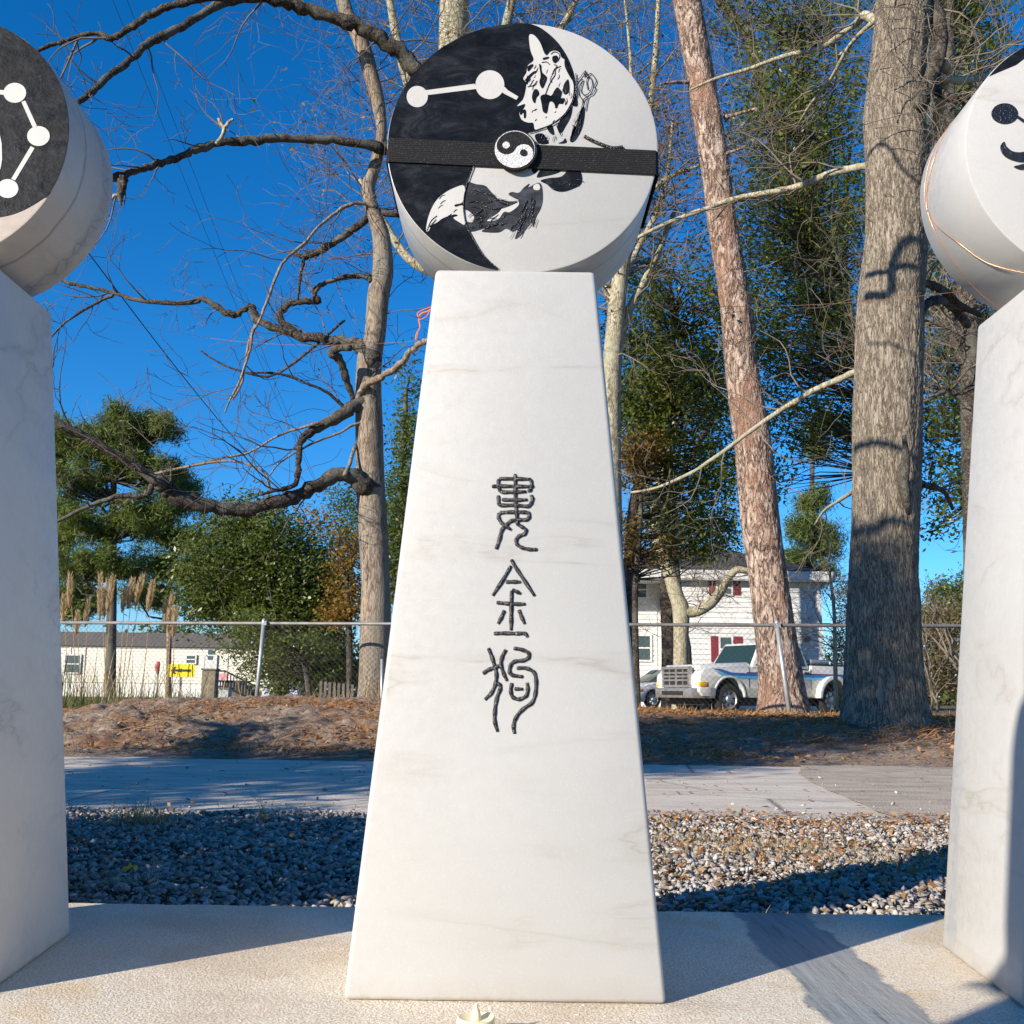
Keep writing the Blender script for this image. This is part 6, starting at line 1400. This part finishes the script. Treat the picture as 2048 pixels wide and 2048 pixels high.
# ------------------------------------------------------------ the photographer whose shadow falls on the right pillar
def build_person():
    sx, cy = math.sin(SUN_AZ), math.cos(SUN_AZ)
    # edge of the shadow on the slab runs through this point; stand 2 m up-sun with the body to its right
    e = Vector((.625, 1.225, 0)); s = 2.0; off = .20
    bx = e.x - s * sx + off * cy; by = e.y - s * cy - off * sx
    t = thing('person', 'person standing behind the camera, long dark coat added to fill out the shadow', 'person', (bx, by, 0))
    fx, fy = .25, .97    # facing
    rx, ry = fy, -fx
    def P(r_, f, z): return (bx + rx * r_ + fx * f, by + ry * r_ + fy * f, z)
    V = [P(0,0,.98), P(0,0,1.12), P(0,.0,1.28), P(0,0,1.42), P(0,0,1.52), P(0,.01,1.60), P(0,.02,1.68), P(0,.0,1.75)]
    rd = [.155, .145, .165, .15, .06, .075, .095, .06]
    E = [(i, i + 1) for i in range(7)]
    def chain(root, pts):
        p = root
        for q, r_ in pts: V.append(q); rd.append(r_); E.append((p, len(V) - 1)); p = len(V) - 1
        return p
    for s_ in (-1, 1):
        chain(0, [(P(.10 * s_, 0, .90), .10), (P(.11 * s_, .01, .70), .082), (P(.11 * s_, .02, .50), .060), (P(.115 * s_, .0, .30), .056), (P(.12 * s_, -.02, .09), .040), (P(.125 * s_, .06, .04), .042), (P(.13 * s_, .15, .03), .032)])
        w_ = chain(3, [(P(.17 * s_, 0, 1.42), .075), (P(.19 * s_, .0, 1.25), .055), (P(.195 * s_, .03, 1.12), .045), (P(.17 * s_, .12, .98), .038), (P(.15 * s_, .18, .92), .026), (P(.14 * s_, .24, .88), .030)])
        b = V[w_]
        for k in range(4): chain(w_, [(P(.14 * s_ + (k - 1.5) * .018, .28, .87), .009), (P(.14 * s_ + (k - 1.5) * .019, .315 - .006 * abs(k - 1.2), .855), .008)])
        chain(w_ - 1, [(P(.112 * s_, .23, .895), .010), (P(.10 * s_, .26, .885), .009)])
    me = bpy.data.meshes.new('body'); me.from_pydata(V, E, []); o = link('body', me, plain('dark winter clothes', (.03, .035, .05), .85, .3), t)
    md = o.modifiers.new('skin', 'SKIN'); md.use_smooth_shade = True
    for i, v in enumerate(me.skin_vertices[0].data): v.radius = (rd[i], rd[i]); v.use_root = (i == 0)
    sb = o.modifiers.new('sub', 'SUBSURF'); sb.levels = 1; sb.render_levels = 2
    mb = MB(); ct = [(.24, 1.20), (.26, 1.0), (.26, .8), (.27, .55), (.285, .30), (.29, .16)]  # wide coat added to close the gap between the legs in the shadow
    for r_, z in ct:
        for k in range(24): a = 2 * math.pi * k / 24; q = 1 + .04 * math.sin(5 * a); mb.v.append((bx + r_ * q * math.cos(a), by + r_ * q * math.sin(a), z))
    for j in range(5):
        for k in range(24): mb.f.append((j * 24 + k, j * 24 + (k + 1) % 24, (j + 1) * 24 + (k + 1) % 24, (j + 1) * 24 + k))
    o = mb.build('added_coat', bpy.data.materials['dark winter clothes'], t, True); o.modifiers.new('t', 'SOLIDIFY').thickness = .008
    hd = MB(); hz = 1.66
    for j in range(9):
        ph = -math.pi / 2 + math.pi * j / 8
        for k in range(16): a = 2 * math.pi * k / 16; hd.v.append((bx + .083 * math.cos(ph) * math.cos(a), by + .10 * math.cos(ph) * math.sin(a), hz + .118 * math.sin(ph)))
    for j in range(8):
        for k in range(16): hd.f.append((j * 16 + k, j * 16 + (k + 1) % 16, (j + 1) * 16 + (k + 1) % 16, (j + 1) * 16 + k))
    o = hd.build('head', plain('skin', (.50, .31, .22), .55, .05), t, True)
    for a, b, r_ in ((-.032, .022, .012), (.032, .022, .012)): MB().tube([P(a, .085, hz + b - .004), P(a, .095, hz + b + .004)], r_, 8).build('eye', MAT['blk'], t)
    MB().tube([P(0, .09, hz + .02), P(0, .115, hz - .022), P(0, .092, hz - .032)], [.008, .015, .008], 8).build('nose', bpy.data.materials['skin'], t)
    MB().tube([P(-.024, .086, hz - .058), P(0, .094, hz - .060), P(.024, .086, hz - .058)], .006, 6).build('mouth', MAT['maroon'], t)
    mb = MB()
    for j in range(6):
        ph = math.pi * .05 + math.pi * .45 * j / 5
        for k in range(16): a = 2 * math.pi * k / 16; mb.v.append((bx - fx * .012 + .092 * math.cos(ph) * math.cos(a), by - fy * .018 + .108 * math.cos(ph) * math.sin(a), hz + .012 + .122 * math.sin(ph)))
    for j in range(5):
        for k in range(16): mb.f.append((j * 16 + k, j * 16 + (k + 1) % 16, (j + 1) * 16 + (k + 1) % 16, (j + 1) * 16 + k))
    mb.build('hair', plain('dark hair', (.02, .014, .01), .6, .3), t, True)
build_person()
